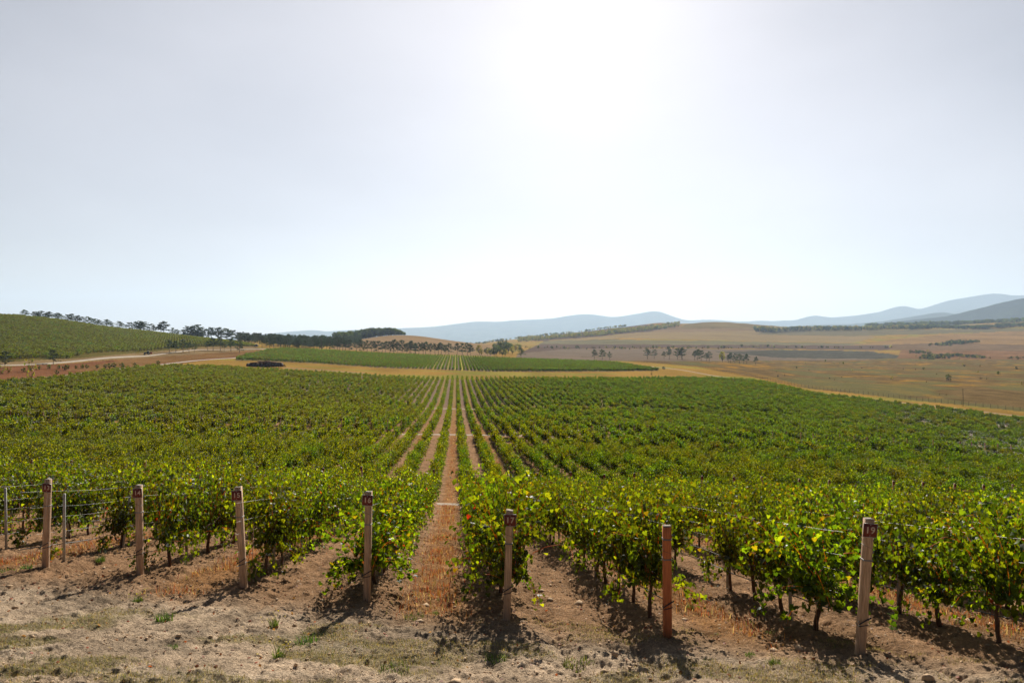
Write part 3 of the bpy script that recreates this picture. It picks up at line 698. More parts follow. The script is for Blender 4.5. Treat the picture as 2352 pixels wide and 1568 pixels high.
def arr(pl, seed, hs=(.72, 1.12), nvar=8, drop=0.02):
    g = np.random.default_rng(seed); p = np.array(pl); n = len(p)
    keep = g.random(n) > drop
    p = p[keep]; n = len(p)
    p = p + g.normal(0, .04, p.shape)
    z = H(p[:, 0], p[:, 1])
    rots = np.zeros((n, 3)); rots[:, 2] = ang0 + np.where(g.random(n) < .5, math.pi, 0) + g.normal(0, .03, n)
    # vigour patches, in plant height only
    vg = 0.82 + 0.36 * fbm(p[:, 0] / 14., p[:, 1] / 14., 3)
    s = np.stack([np.ones(n) * 1.02, g.uniform(.62, .95, n), g.uniform(*hs, n) * vg], 1)
    side = sstep(-.45, .35, p[:, 0] / p[:, 1]) if nvar == 8 else np.full(n, 1.0 if seed == 3 else 0.0)  # grazing sun and shade of the rows put into leaf tone across the slope
    bl = fbm(p[:, 0] / 22. + 8, p[:, 1] / 22., 2)
    gr = g.random(n) < np.clip(side * .9 + (bl - .5) * 1.2, 0.04, 1)
    hn = 5 if nvar == 8 else 3
    idx = np.where(gr, hn + g.integers(0, hn, n), g.integers(0, hn, n))
    return np.column_stack([p, z]), rots, s, idx
scatter('vineyard', *arr(pm, 1), MID, 'dense green vine rows of the middle slope beyond the nearest plants', 'vineyard')
# sparser patch at right where the hoses glint
g = np.random.default_rng(5)
pf2 = []
for X, Yd in pf:
    xi = CX + F * X / Yd
    pr = 0.03
    if xi > 1850 and 100 < Yd < 320: pr = 0.45 * min(1, (xi - 1900) / 250)
    if 650 < xi < 1020 and 215 < Yd < 330: pr = 0.22
    if g.random() > pr: pf2.append((X, Yd))
scatter('vineyard', *arr(pf2, 2), FAR, 'long green vine rows running out to the far edge of the first block', 'vineyard')
# second block
pb = []
for i in range(-120, 90):
    u = rowu(i); v = 415
    while v < 730:
        X, Yd = xy(u, v)
        if in_block2(X, Yd): pb.append((X, Yd))
        v += 4.9
scatter('vineyard', *arr(pb, 3, nvar=6), VFAR, 'second vineyard block across the golden meadow', 'vineyard')
# hillside block on the left
ph = []
for i in range(-120, 420):
    X = -900 + i * 2.4
    for Yd in np.arange(280, 900, 4.9):
        xi = CX + F * X / Yd
        if xi < -900 or xi > 585: continue
        f = np.interp(xi, [-200, 0, 155, 331, 467, 587], [300, 300, 340, 490, 600, 660])
        b = np.interp(xi, [-200, 0, 141, 331, 509, 587], [560, 585, 650, 775, 860, 700])
        if f < Yd < b: ph.append((X, Yd))
a_ = arr(ph, 4, nvar=6, hs=(.85, 1.05)); a_[1][:, 2] += 0.15
scatter('vineyard', *a_, VFAR, 'vineyard covering the hillside at the left', 'vineyard')

# ------------------------------------------------------------------ posts
def post_mesh(name, h, wx, mat, seed, endmat=None):
    g = np.random.default_rng(seed); m = MB()
    nz = 8; z = np.linspace(-.25, h, nz); n = 8; ch = .012; hx = wx / 2
    ring = np.array([(-hx + ch, -hx), (hx - ch, -hx), (hx, -hx + ch), (hx, hx - ch), (hx - ch, hx), (-hx + ch, hx), (-hx, hx - ch), (-hx, -hx + ch)])
    V = []
    for k, zz in enumerate(z):
        s = 1 + g.normal(0, .012); V.append(np.column_stack([ring * s + g.normal(0, .0012, (8, 2)), np.full(8, zz)]))
    V[-1][:, 2] += g.normal(0, .006, 8)
    V = np.vstack(V + [np.array([[0, 0, h + .004]])])
    q = [(l * n + i, l * n + (i + 1) % n, (l + 1) * n + (i + 1) % n, (l + 1) * n + i) for l in range(nz - 1) for i in range(n)]
    t = [((nz - 1) * n + i, (nz - 1) * n + (i + 1) % n, nz * n) for i in range(n)]
    return mkmesh(name, V, [np.array(q), np.array(t)], [mat, endmat or mat], midx=[0] * len(q) + [1] * len(t))
def band(hz, wx, r=.003, tilt=0.0, n=3):
    m = MB(); a = wx / 2 + r
    for k in range(n):
        z = hz + k * .007
        pts = [(-a, -a, z), (a, -a, z + tilt), (a, a, z + tilt), (-a, a, z), (-a, -a, z)]
        m.tube(pts, r, 4, False)
    return m
def sign(root, num, wx, h, seed):
    g = np.random.default_rng(seed); S = .186
    m = MB(); m.box((0, 0, 0), (S, .004, S)); rim = MB(); e = S / 2
    for c, s in (((0, -.001, e), (S + .008, .007, .005)), ((0, -.001, -e), (S + .008, .007, .005)), ((e + .0005, -.001, 0), (.005, .0064, S - .005)), ((-e - .0005, -.001, 0), (.005, .0064, S - .005))): rim.box(c, s)
    p = link('sign_plate', m.mesh('sign_plate', M_sign), root, loc=(g.normal(0, .010), -wx / 2 - .009, h - .040 - abs(g.normal(0, .012)) - S / 2), rot=(0, g.normal(0, .035), 0))
    link('rim', rim.mesh('rim', M_rim), p)
    sm = MB()
    for zz in (.075, -.072):
        an = np.linspace(0, 2 * math.pi, 9)[:-1]
        V = np.vstack([np.stack([.007 * np.cos(an), -0.0025 + 0 * an, zz + .007 * np.sin(an)], 1), np.stack([.004 * np.cos(an), -0.007 + 0 * an, zz + .004 * np.sin(an)], 1), [[0, -.0075, zz]]])
        sm.add(V, [(k, (k + 1) % 8, 8 + (k + 1) % 8, 8 + k) for k in range(8)], [(8 + k, 8 + (k + 1) % 8, 16) for k in range(8)])
    link('screw', sm.mesh('screw', M_rim), p)
    fc = bpy.data.curves.new('number', 'FONT'); fc.body = str(num); fc.size = .125; fc.align_x = 'CENTER'; fc.align_y = 'CENTER'
    fc.extrude = .0006; fc.offset = 0.0022; fc.space_character = 1.12; fc.materials.append(M_num)
    fo = bpy.data.objects.new('number', fc); COL.objects.link(fo); bpy.context.view_layer.update()
    nm_ = bpy.data.meshes.new_from_object(fo.evaluated_get(bpy.context.evaluated_depsgraph_get())); bpy.data.objects.remove(fo)
    link('number', nm_, p, loc=(0, -.0034, 0), rot=(R(90), 0, 0))
LEAN = {13: .09, 14: 0.0, 15: -.085, 16: .045, 17: .045, 18: -.02, 19: .10}
PH = {13: 1.90, 14: 1.83, 15: 1.89, 16: 1.94, 17: 1.74, 18: 1.66, 19: 1.91}
LOOK = {13: 'weathered wooden end post with brown plate numbered 13, leaning right', 14: 'weathered wooden end post with brown plate numbered 14, standing upright',
        15: 'weathered wooden end post with brown plate numbered 15, leaning left', 16: 'wooden end post with brown plate numbered 16 left of the central aisle',
        17: 'wooden end post with brown plate numbered 17 in front of its vine row', 18: 'new orange wooden end post without any number plate',
        19: 'thick wooden end post with brown plate numbered 19, nearest of all'}
for i in range(13, 20):
    d = POSTD[i]; X = (POSTX[i] - CX) / F * d; z = float(H(X, d)); h = PH[i]; wx = .112 if i != 18 else .118
    e = link('end_post', None, loc=(X, d, z), rot=(R(1.5), math.atan(LEAN[i] / h), random.uniform(-.05, .05)))
    tag(e, LOOK[i], 'vineyard post', 'numbered row-end posts along the headland')
    link('post', post_mesh('post', h, wx, M_wood2 if i == 18 else M_wood, i, M_endg), e)
    if i != 18: sign(e, i, wx, h, i)
    for hz in ((h * .88, h * .70) if i == 18 else (h * .70,)):
        link('wire_band', band(hz, wx, .0028).mesh('wire_band', M_wire), e)
    link('wire_band', band(h - .36, wx, .002, -.045, 1).mesh('wire_band', M_hose), e)
    link('wire_band', band(.42, wx, .0035, .03, 2).mesh('wire_band', M_hose), e)
    m = MB(); m.tube([(wx / 2 - .01, -.06, h * .86), (.16 + .1 * (i % 2), -.62, .02), (.17 + .1 * (i % 2), -.66, -.1)], .0018, 4)
    link('guy_wire', m.mesh('guy_wire', M_hose), e)
    m = MB(); m.tube([(-wx / 2 - .012, -.05, .50), (-wx / 2 - .02, -.08, .46), (wx * .2, -wx / 2 - .012, .52), (wx * .5 + .03, -wx / 2 - .012, .56)], .009, 6)
    link('hose_end', m.mesh('hose_end', M_hose), e)
# second and third lines of end posts
pe = post_mesh('post', 1.85, .115, M_wood, 50, M_endg)
pl = MB(); pl.box((0, -.063, 1.72), (.18, .006, .18)); plm = pl.mesh('sign_plate', M_sign)
for li, (vl, nm) in enumerate(((47.9, 'second'), (111.9, 'third'))):
    n = 0
    for i in range(-60, 90):
        X, Yd = xy(rowu(i), vl - .1); xi = CX + F * X / Yd
        if -40 < xi < 2390 and n < (40 if li == 0 else 90):
            n += 1
            if (i * 7 + li * 3) % 11 == 5 and li == 0: continue
            g = np.random.default_rng(i + 900 * li)
            o = link('row_post', pe, loc=(X, Yd, float(H(X, Yd))), rot=(g.normal(0, .03), g.normal(0, .04), g.normal(0, .1)), scale=(1, 1, g.uniform(1.12, 1.24)))
            tag(o, 'brown wooden post starting row %s from the left, %s line of posts' % (o_(n), nm), 'vineyard post', 'row-end posts of the %s line down the slope' % nm)
            link('sign_plate', plm, o)
# grey intermediate posts, individually in the first block
gp = MB(); gp.box((0, 0, .8), (.05, .04, 1.95), ch=.006); gpm = gp.mesh('trellis_post', M_grey)
for i in range(8, 27):
    n = 0; v = rowstart(i) + (1.3 if i in (13, 19) else 2.6) + 0.25 * (i % 3)
    while v < 44.5:
        X, Yd = xy(rowu(i), v); xi = CX + F * X / Yd
        if -20 < xi < 2372:
            n += 1; g = np.random.default_rng(i * 50 + n)
            o = link('trellis_post', gpm, loc=(X, Yd, float(H(X, Yd)) - .15), rot=(g.normal(0, .03), (.10 if (i, n) == (13, 2) else 0) + g.normal(0, .03), -RA), scale=(1, 1, g.uniform(.9, 1.0)))
            tag(o, 'slim grey trellis post, %s one %s' % (o_(n), rowname(i)), 'trellis post', 'grey posts carrying the trellis wires')
        v += 2.7 if n < 2 else 5.6
# wires and hoses, near rows
def rowline(i, hgt, v1, sag=.02, step=.7, seed=0, v0=None):
    v0 = (rowstart(i) if v0 is None else v0); v = np.arange(v0, v1, step); u = np.full(len(v), rowu(i))
    X, Yd = xy(u, v); z = H0(X, Yd) + hgt + .05
    z = z - sag * np.abs(np.sin((v - v0) / 5.6 * math.pi)) + .01 * np.sin(v * 1.7 + seed)
    return np.stack([X, Yd, z], 1)
for i in range(8, 27):
    e = link('trellis_wire', None, loc=(0, 0, 0))
    tag(e, 'set of trellis wires strung %s' % rowname(i), 'wire', 'wires strung along the nearest rows')
    for hgt, r in ((.72, .0020), (1.05, .0018), (1.28, .0018), (1.62, .0020)):
        m = MB(); m.tube(rowline(i, hgt, 44.8, .02, seed=i), r, 4, False); link('wire', m.mesh('wire', M_wire), e)
    m = MB(); m.tube(rowline(i, .46, 44.8, .05, .5, seed=i), .0085, 6, False)
    tag(link('drip_hose', m.mesh('drip_hose', M_hose)), 'thin black drip hose hung low %s' % rowname(i), 'hose', 'drip hoses under the nearest rows')
m = MB(); M_pale = mat_simple('pale hose with painted glint', (0.55, 0.53, 0.50), 0.3, noise=0.2, spec=0.8)  # sun glint put into the pale base colour; the near hoses are black
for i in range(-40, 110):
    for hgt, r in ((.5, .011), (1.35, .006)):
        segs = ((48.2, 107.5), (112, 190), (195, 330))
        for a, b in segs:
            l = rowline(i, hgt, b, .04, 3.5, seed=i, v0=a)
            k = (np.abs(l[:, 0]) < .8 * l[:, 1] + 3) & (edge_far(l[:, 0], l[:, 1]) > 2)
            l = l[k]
            if len(l) > 3: m.tube(l, r * (2.2 if i > 55 and hgt < 1 else 1), 3, False)  # hoses thickened at far right so the painted glint shows
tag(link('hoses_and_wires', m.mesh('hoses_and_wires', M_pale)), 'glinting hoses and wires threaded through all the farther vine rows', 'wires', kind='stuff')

# ------------------------------------------------------------------ trees
def card_cluster(g, C, n, rad, size, flat=1.0):
    p = g.normal(0, 1, (n, 3)); p /= np.linalg.norm(p, axis=1)[:, None]; p *= g.random((n, 1)) ** .45 * rad; p[:, 2] *= flat
    nn = p / (rad + 1e-6) + g.normal(0, .6, (n, 3)) + np.array([0, 0, .4])
    return C + p, nn, g.normal(0, 1, (n, 3)), size * g.uniform(.6, 1.3, n)
def pine(seed, Ht=10.0, bare=.35, spread=.36, dens=1.0, layered=True):
    g = np.random.default_rng(seed); m = MB()
    z = np.linspace(-.3, Ht * .96, 8); wob = np.cumsum(g.normal(0, .08, (8, 2)), 0)
    tp = np.stack([wob[:, 0], wob[:, 1], z], 1); m.tube(tp, np.linspace(.22, .05, 8), 6)
    PP, NN, TT, SS = [], [], [], []
    nb = int(20 * dens)
    for k in range(nb):
        f = bare + (1 - bare) * (k + g.random()) / nb; zz = f * Ht
        a = k * 2.4 + g.normal(0, .4); prof = math.sin(min(1, (1.04 - f) / (1 - bare) * 1.25 + .12) * math.pi / 2)
        L = Ht * spread * prof * g.uniform(.6, 1.1); up = g.uniform(-.05, .35)
        b0 = np.array([np.interp(zz, z, tp[:, 0]), np.interp(zz, z, tp[:, 1]), zz]); dr = np.array([math.cos(a), math.sin(a), up])
        m.tube([b0, b0 + dr * L * .55, b0 + dr * L + np.array([0, 0, .1 * L])], [.07, .045, .015], 4, False)
        for q in (.45, .72, 1.0):
            c = b0 + dr * L * q + g.normal(0, .12, 3)
            r_ = Ht * .085 * g.uniform(.7, 1.25)
            x = card_cluster(g, c, int(26 * dens), r_, .20, .55)
            PP.append(x[0]); NN.append(x[1]); TT.append(x[2]); SS.append(x[3])
    x = card_cluster(g, tp[-1] + np.array([0, 0, .1]), 30, Ht * .07, .2, .9); PP.append(x[0]); NN.append(x[1]); TT.append(x[2]); SS.append(x[3])
    PP, NN, TT, SS = np.vstack(PP), np.vstack(NN), np.vstack(TT), np.concatenate(SS)
    V, t, k = place_leaves(PP, NN, TT, SS, 0)
    base = np.array([(0.020, 0.040, 0.016), (0.030, 0.052, 0.018), (0.040, 0.055, 0.020)])
    c = np.repeat(base[g.integers(0, 3, len(PP))] * 1.6 * g.uniform(.7, 1.3, (len(PP), 1)), k, 0)
    return mkmesh('crown', V, [t], M_pine, c), m.mesh('trunk', M_trunk, True)
def broad(seed, Ht=8.0, wide=.45, col=((0.05, 0.075, 0.015), (0.08, 0.09, 0.02)), n=26, bare=.22, size=.22, per=40, stems=1):
    g = np.random.default_rng(seed); m = MB(); PP, NN, TT, SS, CI = [], [], [], [], []
    for s in range(stems):
        b = np.array([g.normal(0, .1 * stems), g.normal(0, .1 * stems), -.2])
        m.tube([b, b + np.array([g.normal(0, .1), g.normal(0, .1), Ht * .3]), b + np.array([g.normal(0, .3), g.normal(0, .3), Ht * .7])], [.02 * Ht + .02, .015 * Ht, .01], 5)
    for k in range(n):
        v = g.normal(0, 1, 3); v /= np.linalg.norm(v); v *= g.uniform(.55, 1.0)
        c = np.array([v[0] * Ht * wide, v[1] * Ht * wide, Ht * (bare + (1 - bare) * (.5 + .46 * v[2]))])
        m.tube([(0, 0, Ht * bare * .8), c * np.array([.5, .5, .75]), c], [.01 * Ht, .006 * Ht, .008], 4, False)
        x = card_cluster(g, c, per, Ht * .13 * g.uniform(.7, 1.3), size, .8)
        PP.append(x[0]); NN.append(x[1]); TT.append(x[2]); SS.append(x[3]); CI.append(np.tile(np.array(col[g.integers(len(col))]) * g.uniform(.8, 1.2), (per, 1)))
    PP, NN, TT, SS, CI = np.vstack(PP), np.vstack(NN), np.vstack(TT), np.concatenate(SS), np.vstack(CI)
    V, t, k = place_leaves(PP, NN, TT, SS, 0)
    return mkmesh('crown', V, [t], M_broad, np.repeat(CI * g.uniform(.7, 1.3, (len(PP), 1)), k, 0)), m.mesh('trunk', M_trunk, True)
PINE = [pine(1, 10, .38, .34), pine(2, 10, .32, .42), pine(3, 10, .42, .30, .9), pine(4, 10, .30, .38, .8), pine(5, 10, .22, .46)]
GRN = ((0.07, 0.10, 0.022), (0.10, 0.125, 0.025)); YEL = ((0.24, 0.21, 0.03), (0.16, 0.17, 0.03), (0.28, 0.21, 0.035)); DRK = ((0.022, 0.038, 0.018), (0.035, 0.052, 0.02))
BRN = ((0.12, 0.06, 0.03), (0.10, 0.07, 0.035))
BRD = {'g': [broad(11, 8, .42, GRN), broad(12, 8, .5, GRN)], 'y': [broad(13, 8, .38, YEL), broad(14, 8, .46, YEL)], 'd': [broad(15, 8, .5, DRK), broad(16, 8, .42, DRK)]}
def bushmk(seed, col, sparse=False): return broad(seed, 2.2, .5, col, n=10 if sparse else 18, bare=.05, size=.11, per=16 if sparse else 30, stems=4)
BSH = {'g': [bushmk(21, GRN), bushmk(22, GRN)], 'y': [bushmk(23, YEL, True), bushmk(24, YEL, True)], 'b': [bushmk(25, BRN, True), bushmk(26, BRN, True)], 'd': [bushmk(27, DRK), bushmk(28, DRK)]}
def plant(kind, pair, x, d, ht, base, label, cat, group, wide=1.0, sink=0.0):
    p = P(x, d); g = np.random.default_rng(int(x * 13 + d)); s = ht / base
    e = link(kind, None, loc=(p[0], p[1], p[2] - sink), rot=(0, 0, g.uniform(0, 6.28)), scale=(s * wide, s * wide, s)); tag(e, label, cat, group)
    link('trunk', pair[1], e); link('crown', pair[0], e); return e
def crest_d(x): return float(np.interp(x, [0, 141, 331, 411, 509, 600], [605, 660, 785, 815, 880, 930]))
def z2x(zx): return (340 + zx / 6.533) * .91875
def z1x(zx): return (zx / 6.533) * .91875
L = [(z1x(a), h) for a, h in ((410, 5.5), (545, 5), (600, 5.2), (665, 6), (745, 5), (800, 6), (905, 5.4), (955, 6), (1110, 6), (1165, 6.8), (1262, 6.4), (1335, 6), (1440, 7), (1540, 6.5), (1620, 6.2), (1740, 7), (1800, 6), (1950, 6.8), (2110, 7), (2225, 8), (2300, 7.6))]
L += [(z2x(a), h) for a, h in ((75, 9), (130, 8.6), (255, 8), (400, 8.5), (450, 11), (600, 7), (670, 6), (770, 6.5), (850, 10), (915, 10.5), (1000, 12.5), (1060, 10.5), (1140, 9.5), (1235, 11.5), (1335, 12), (1400, 10), (1480, 12), (1570, 11))]
for k, (x, h) in enumerate(L):
    plant('pine_tree', PINE[(k * 3) % 5], x, crest_d(x), h * 1.45, 10, 'dark pine on the left hill crest, %s from the left along the skyline' % o_(k + 1), 'pine tree', 'pines along the left hill crest', 1.5, 1.6)
L = [(z1x(80), 262, 6.2, 4), (z1x(870), 300, 6.2, 4), (z2x(540), 490, 9, 1), (z2x(650), 490, 8.4, 0), (z2x(770), 500, 9.4, 4), (z2x(870), 500, 7.5, 2), (z2x(950), 500, 7, 3), (z2x(1170), 540, 7.5, 0), (z2x(1260), 545, 10.2, 0), (z2x(1370), 550, 10.6, 2), (z2x(1440), 550, 8, 3), (z2x(1550), 545, 10.5, 0), (z2x(1690), 530, 10, 4), (z2x(2060), 640, 10, 0), (z2x(2180), 650, 11, 1), (z2x(2250), 640, 10, 2)]
for k, (x, d, h, s) in enumerate(L):
    plant('pine_tree', PINE[s], x, d, h, 10, 'pine with bare trunk beside the upper dirt road, %s from the left' % o_(k + 1), 'pine tree', 'pines by the upper dirt road')
def z3x(a): return (680 + a / 6.533) * .91875
def z4x(a): return (1020 + a / 6.533) * .91875
def z5x(a): return (1360 + a / 6.533) * .91875
def z6x(a): return (1700 + a / 6.533) * .91875
L = [z3x(a) for a in (740, 800, 900, 950, 1010, 1060, 1110, 1160, 1210, 1260, 1380, 1440, 1500, 1560, 1620, 1680, 1740, 1800, 1860, 1920, 1980, 2060, 2130, 2200, 2260, 2320)] + [z4x(a) for a in (60, 120, 170, 240, 300, 360, 430, 500, 545, 600, 660, 800, 900, 970, 1020)]
for k, x in enumerate(L):
    g = np.random.default_rng(k + 77)
    plant('pine_tree', PINE[g.integers(5)], x + g.normal(0, 1), float(np.interp(x, [720, 850, 1047, 1120], [672, 700, 730, 735])) + g.uniform(-6, 8), g.uniform(11, 14.5), 10, 'pine in the belt behind the second vineyard, %s from the left' % o_(k + 1), 'pine tree', 'pine belt behind the second vineyard', .95)
L = [(z4x(1840), 720, 11, 1, 'lone round pine at the edge of the grey field'), (z5x(825), 735, 10.5, 0, 'left pine of the trio before the grey field'), (z5x(950), 735, 11, 1, 'middle pine of the trio before the grey field'), (z5x(1070), 735, 8.8, 3, 'right, smallest pine of the trio before the grey field')]
for x, d, h, s, lb in L: plant('pine_tree', PINE[s], x, d, h, 10, lb, 'pine tree', 'pines standing apart before the grey fields')
L = [(z5x(1685), 11.2), (z5x(1800), 10.5), (z5x(1960), 8), (z5x(2045), 11), (z5x(2180), 12), (z5x(2260), 13), (z6x(30), 12), (z6x(240), 10), (z6x(290), 12), (z6x(345), 11), (z6x(430), 8.5), (z6x(480), 10.5), (z6x(790), 9), (z6x(820), 11), (z6x(895), 10.5), (z6x(975), 10.5), (z6x(1040), 9), (z6x(1090), 10.5), (z6x(1240), 8.5)]
for k, (x, h) in enumerate(L):
    plant('pine_tree', PINE[(k * 2 + 1) % 5], x, 790 + (k % 3) * 8, h * 1.05, 10, 'pine on the plain beyond the fence, %s from the left of its row' % o_(k + 1), 'pine tree', 'pines beyond the wire fence')
plant('poplar_tree', BRD['y'][0], z6x(690), 800, 13, 8, 'pale green leafy tree among the dark pines beyond the fence', 'tree', None, .8)
# broadleaf clump
L = [(1160, 15, 'y', 800), (1200, 9, 'y', 780), (1300, 13, 'd', 790), (1345, 12, 'y', 770), (1410, 15, 'd', 760), (1440, 17, 'g', 770), (1500, 24, 'd', 860), (1560, 26, 'd', 900), (1600, 26, 'd', 930), (1640, 21, 'g', 900), (1700, 14, 'y', 860), (1540, 12, 'g', 760), (1590, 11, 'y', 770), (1760, 17, 'y', 1000), (1820, 15, 'g', 1050)]
for k, (a, h, c, d) in enumerate(L):
    h = h * (.72 if d > 820 else .8)
    plant('leafy_tree', BRD[c][k % 2], z4x(a), d, h, 8, '%s leafy tree in the round copse at mid distance, %s from its left' % ({'y': 'yellowing', 'g': 'green', 'd': 'dark green'}[c], o_(k + 1)), 'tree', 'trees of the round copse', .95)
# scattered bushes on the brown plain (zoomed survey of 1860..2560 x 700..1060)
def z7(a, b): return (1860 + a / 3.36) * .91875, (700 + b / 3.36) * .91875
def d_for(x, y, lo, hi):
    ds = np.linspace(lo, hi, 500); X = (x - CX) / F * ds; yy = CY - F * H0(X, ds) / ds
    return float(ds[np.argmin(np.abs(yy - y))])
BL = [(270, 770, 2, 'y'), (285, 815, 1.6, 'd'), (340, 805, 1.9, 'b'), (440, 740, 2.2, 'd'), (545, 762, 1.8, 'b'), (515, 700, 2.4, 'y'), (685, 680, 3.4, 'g'), (757, 700, 2.8, 'y'), (805, 697, 2.6, 'y'), (833, 700, 3.0, 'g'), (912, 765, 2.7, 'y'), (990, 738, 2, 'b'), (760, 840, 1.5, 'b'), (820, 820, 1.7, 'b'), (1240, 835, 3.2, 'y'), (1260, 742, 1.6, 'b'), (1338, 748, 1.8, 'b'), (1442, 755, 2.6, 'b'), (1508, 748, 2.9, 'g'), (1440, 708, 2, 'b'), (1715, 848, 5.2, 'g'), (1620, 795, 1.4, 'b'), (1838, 712, 3.2, 'y'), (1852, 722, 2.8, 'd'), (1980, 725, 3.0, 'b'), (1965, 775, 2.4, 'y'), (1990, 835, 2.4, 'b'), (2035, 835, 2.0, 'b'), (2140, 795, 3.4, 'g'), (2290, 745, 3.4, 'd'), (1390, 993, 1.3, 'b'), (1640, 965, 1.1, 'b'), (1700, 968, 1.0, 'b'), (2335, 880, 2.6, 'y'), (1530, 860, 1.4, 'b'), (720, 830, 1.2, 'd')]
nm = {'y': 'thin yellow-green', 'g': 'green leafy', 'b': 'dry brown', 'd': 'dark'}
for k, (a, b, h, c) in enumerate(sorted(BL)):
    x, y = z7(a, b); d = d_for(x, y, 330, 1250)
    plant('bush', BSH[c][k % 2], x, d, h * 1.1, 2.2, '%s bush on the brown plain, %s from the fence end leftward side' % (nm[c], o_(k + 1)) if False else '%s bush on the brown plain, %s counting from its left end' % (nm[c], o_(k + 1)), 'bush', 'bushes dotted over the brown plain', .8)
plant('bush', BSH['d'][0], z5x(1955), 505, 2.4, 2.2, 'small dark bush just beyond the tip of the second vineyard', 'bush', None)
plant('bush', BSH['b'][0], z5x(1755), 425, 2.2, 2.2, 'round twiggy brown bush on the meadow before the second vineyard', 'bush', None)
# saplings along the left bank
L = [(z1x(1990), 300, 3.0, 'g'), (z1x(1860), 298, 2.8, 'g'), (z1x(1790), 296, 2.6, 'g'), (z1x(1720), 292, 2.4, 'g'), (z1x(1590), 290, 2.0, 'g'), (z1x(1420), 288, 2.0, 'g'), (z1x(1340), 285, 2.2, 'g'), (z1x(1250), 282, 1.8, 'g'), (z1x(1110), 278, 2.0, 'g'), (z1x(1060), 272, 2.6, 'g'), (z1x(960), 276, 2.0, 'g'), (z1x(800), 272, 2.2, 'g'), (z1x(650), 266, 1.8, 'g'), (z1x(590), 264, 1.6, 'y'), (z1x(500), 255, 5.4, 'y'), (z1x(510), 222, 4.4, 'y'), (z1x(370), 216, 1.8, 'g'), (z1x(380), 250, 2.0, 'g'), (z1x(930), 250, 2.0, 'g'), (z1x(2090), 305, 1.6, 'g'), (z1x(2200), 318, 2.4, 'g'), (z2x(360), 345, 2.9, 'g'), (z2x(170), 322, 1.8, 'g'), (z1x(30), 240, 3.4, 'y'), (z1x(140), 244, 3.0, 'y'), (z1x(1610), 262, 1.6, 'd'), (z2x(20), 312, 1.9, 'g')]
for k, (x, d, h, c) in enumerate(sorted(L)):
    plant('sapling', BSH[c][k % 2], x, d, h, 2.2, '%s bushy sapling on the reddish bank, %s from the left' % ('yellowish' if c == 'y' else 'green', o_(k + 1)), 'sapling', 'saplings on the bank between the two dirt roads', .75)
# masses of far woodland
g = np.random.default_rng(31)
TC = []
def joined(pair, nm):
    """crown and trunk as one mesh for the far wood"""
    a, b = pair; vs_, cs_, fs = [], [], []; off = 0; mi = []
    for me, col in ((a, None), (b, (0.06, 0.045, 0.035))):
        V = np.empty(len(me.vertices) * 3, np.float32); me.vertices.foreach_get('co', V); V = V.reshape(-1, 3)
        if col is None:
            c = np.empty(len(V) * 4, np.float32); me.color_attributes['col'].data.foreach_get('color', c); c = c.reshape(-1, 4)[:, :3]
        else: c = np.tile(col, (len(V), 1))
        st = np.empty(len(me.polygons), np.int32); me.polygons.foreach_get('loop_total', st)
        lp = np.empty(len(me.loops), np.int32); me.loops.foreach_get('vertex_index', lp)
        ss = np.concatenate([[0], np.cumsum(st)[:-1]])
        for kk in (3, 4):
            s_ = ss[st == kk]
            if len(s_): fs.append(lp[s_[:, None] + np.arange(kk)[None]] + off)
        vs_.append(V); cs_.append(c); off += len(V)
    return mkmesh(nm, np.vstack(vs_), fs, a.materials[0], np.vstack(cs_))
WP = variants('wood_pine', [joined(p, 'wood_pine') for p in PINE])
WB = variants('wood_broad', [joined(p, 'wood_broad') for p in BRD['y'] + BRD['g'] + BRD['d'] + BRD['y']])
WS = variants('wood_shrub', [joined(p, 'wood_shrub') for p in BSH['g'] + BSH['d'] + BSH['b'] + BSH['y']])
def mass(name, items, coll, base, label, cat, nvar, vidx=None, wide=1.0):
    items = np.array(items); n = len(items); z = H(items[:, 0], items[:, 1])
    rots = np.zeros((n, 3)); rots[:, 2] = g.uniform(0, 6.28, n); s = items[:, 2:3] / base * np.array([[wide, wide, 1.0]])
    idx = g.integers(0, nvar, n) if vidx is None else g.choice(vidx, n)
    scatter(name, np.column_stack([items[:, 0], items[:, 1], z - .2]), rots, s, idx, coll, label, cat)
def fill(xr, dfun, n, hr, ok=None):
    out = []
    while len(out) < n:
        x = g.uniform(*xr); a, b = dfun(x); d = g.uniform(a, b); X = (x - CX) / F * d
        out.append((X, d, g.uniform(*hr)))
    return out
it = fill((545, 830), lambda x: (np.interp(x, [545, 620, 700, 760, 830], [870, 720, 730, 790, 900]), np.interp(x, [545, 620, 700, 830], [1050, 1050, 1100, 1250])), 330, (7, 13))
it += fill((610, 740), lambda x: (690, 760), 60, (7, 10))
mass('forest', it, WP, 10, 'dark pine forest filling the gap left of the brown hill', 'forest', 5)
it = []
for k in range(420):
    x = g.uniform(770, 932); dd = float(np.interp(x, [770, 787, 850, 906, 935], [1180, 1215, 1330, 1345, 1330]))
    d = dd + g.uniform(-6, 130 if x < 880 else 60); hh = np.interp(x, [770, 850, 905, 920, 935], [17, 19, 15, 10, 4]); it.append(((x - CX) / F * d, d, hh * g.uniform(.6, 1.15)))
mass('forest', it, WB, 8, 'dense brown-green wood standing on the crest of the brown hill', 'forest', 8, [2, 4, 5, 2, 3], wide=.75)
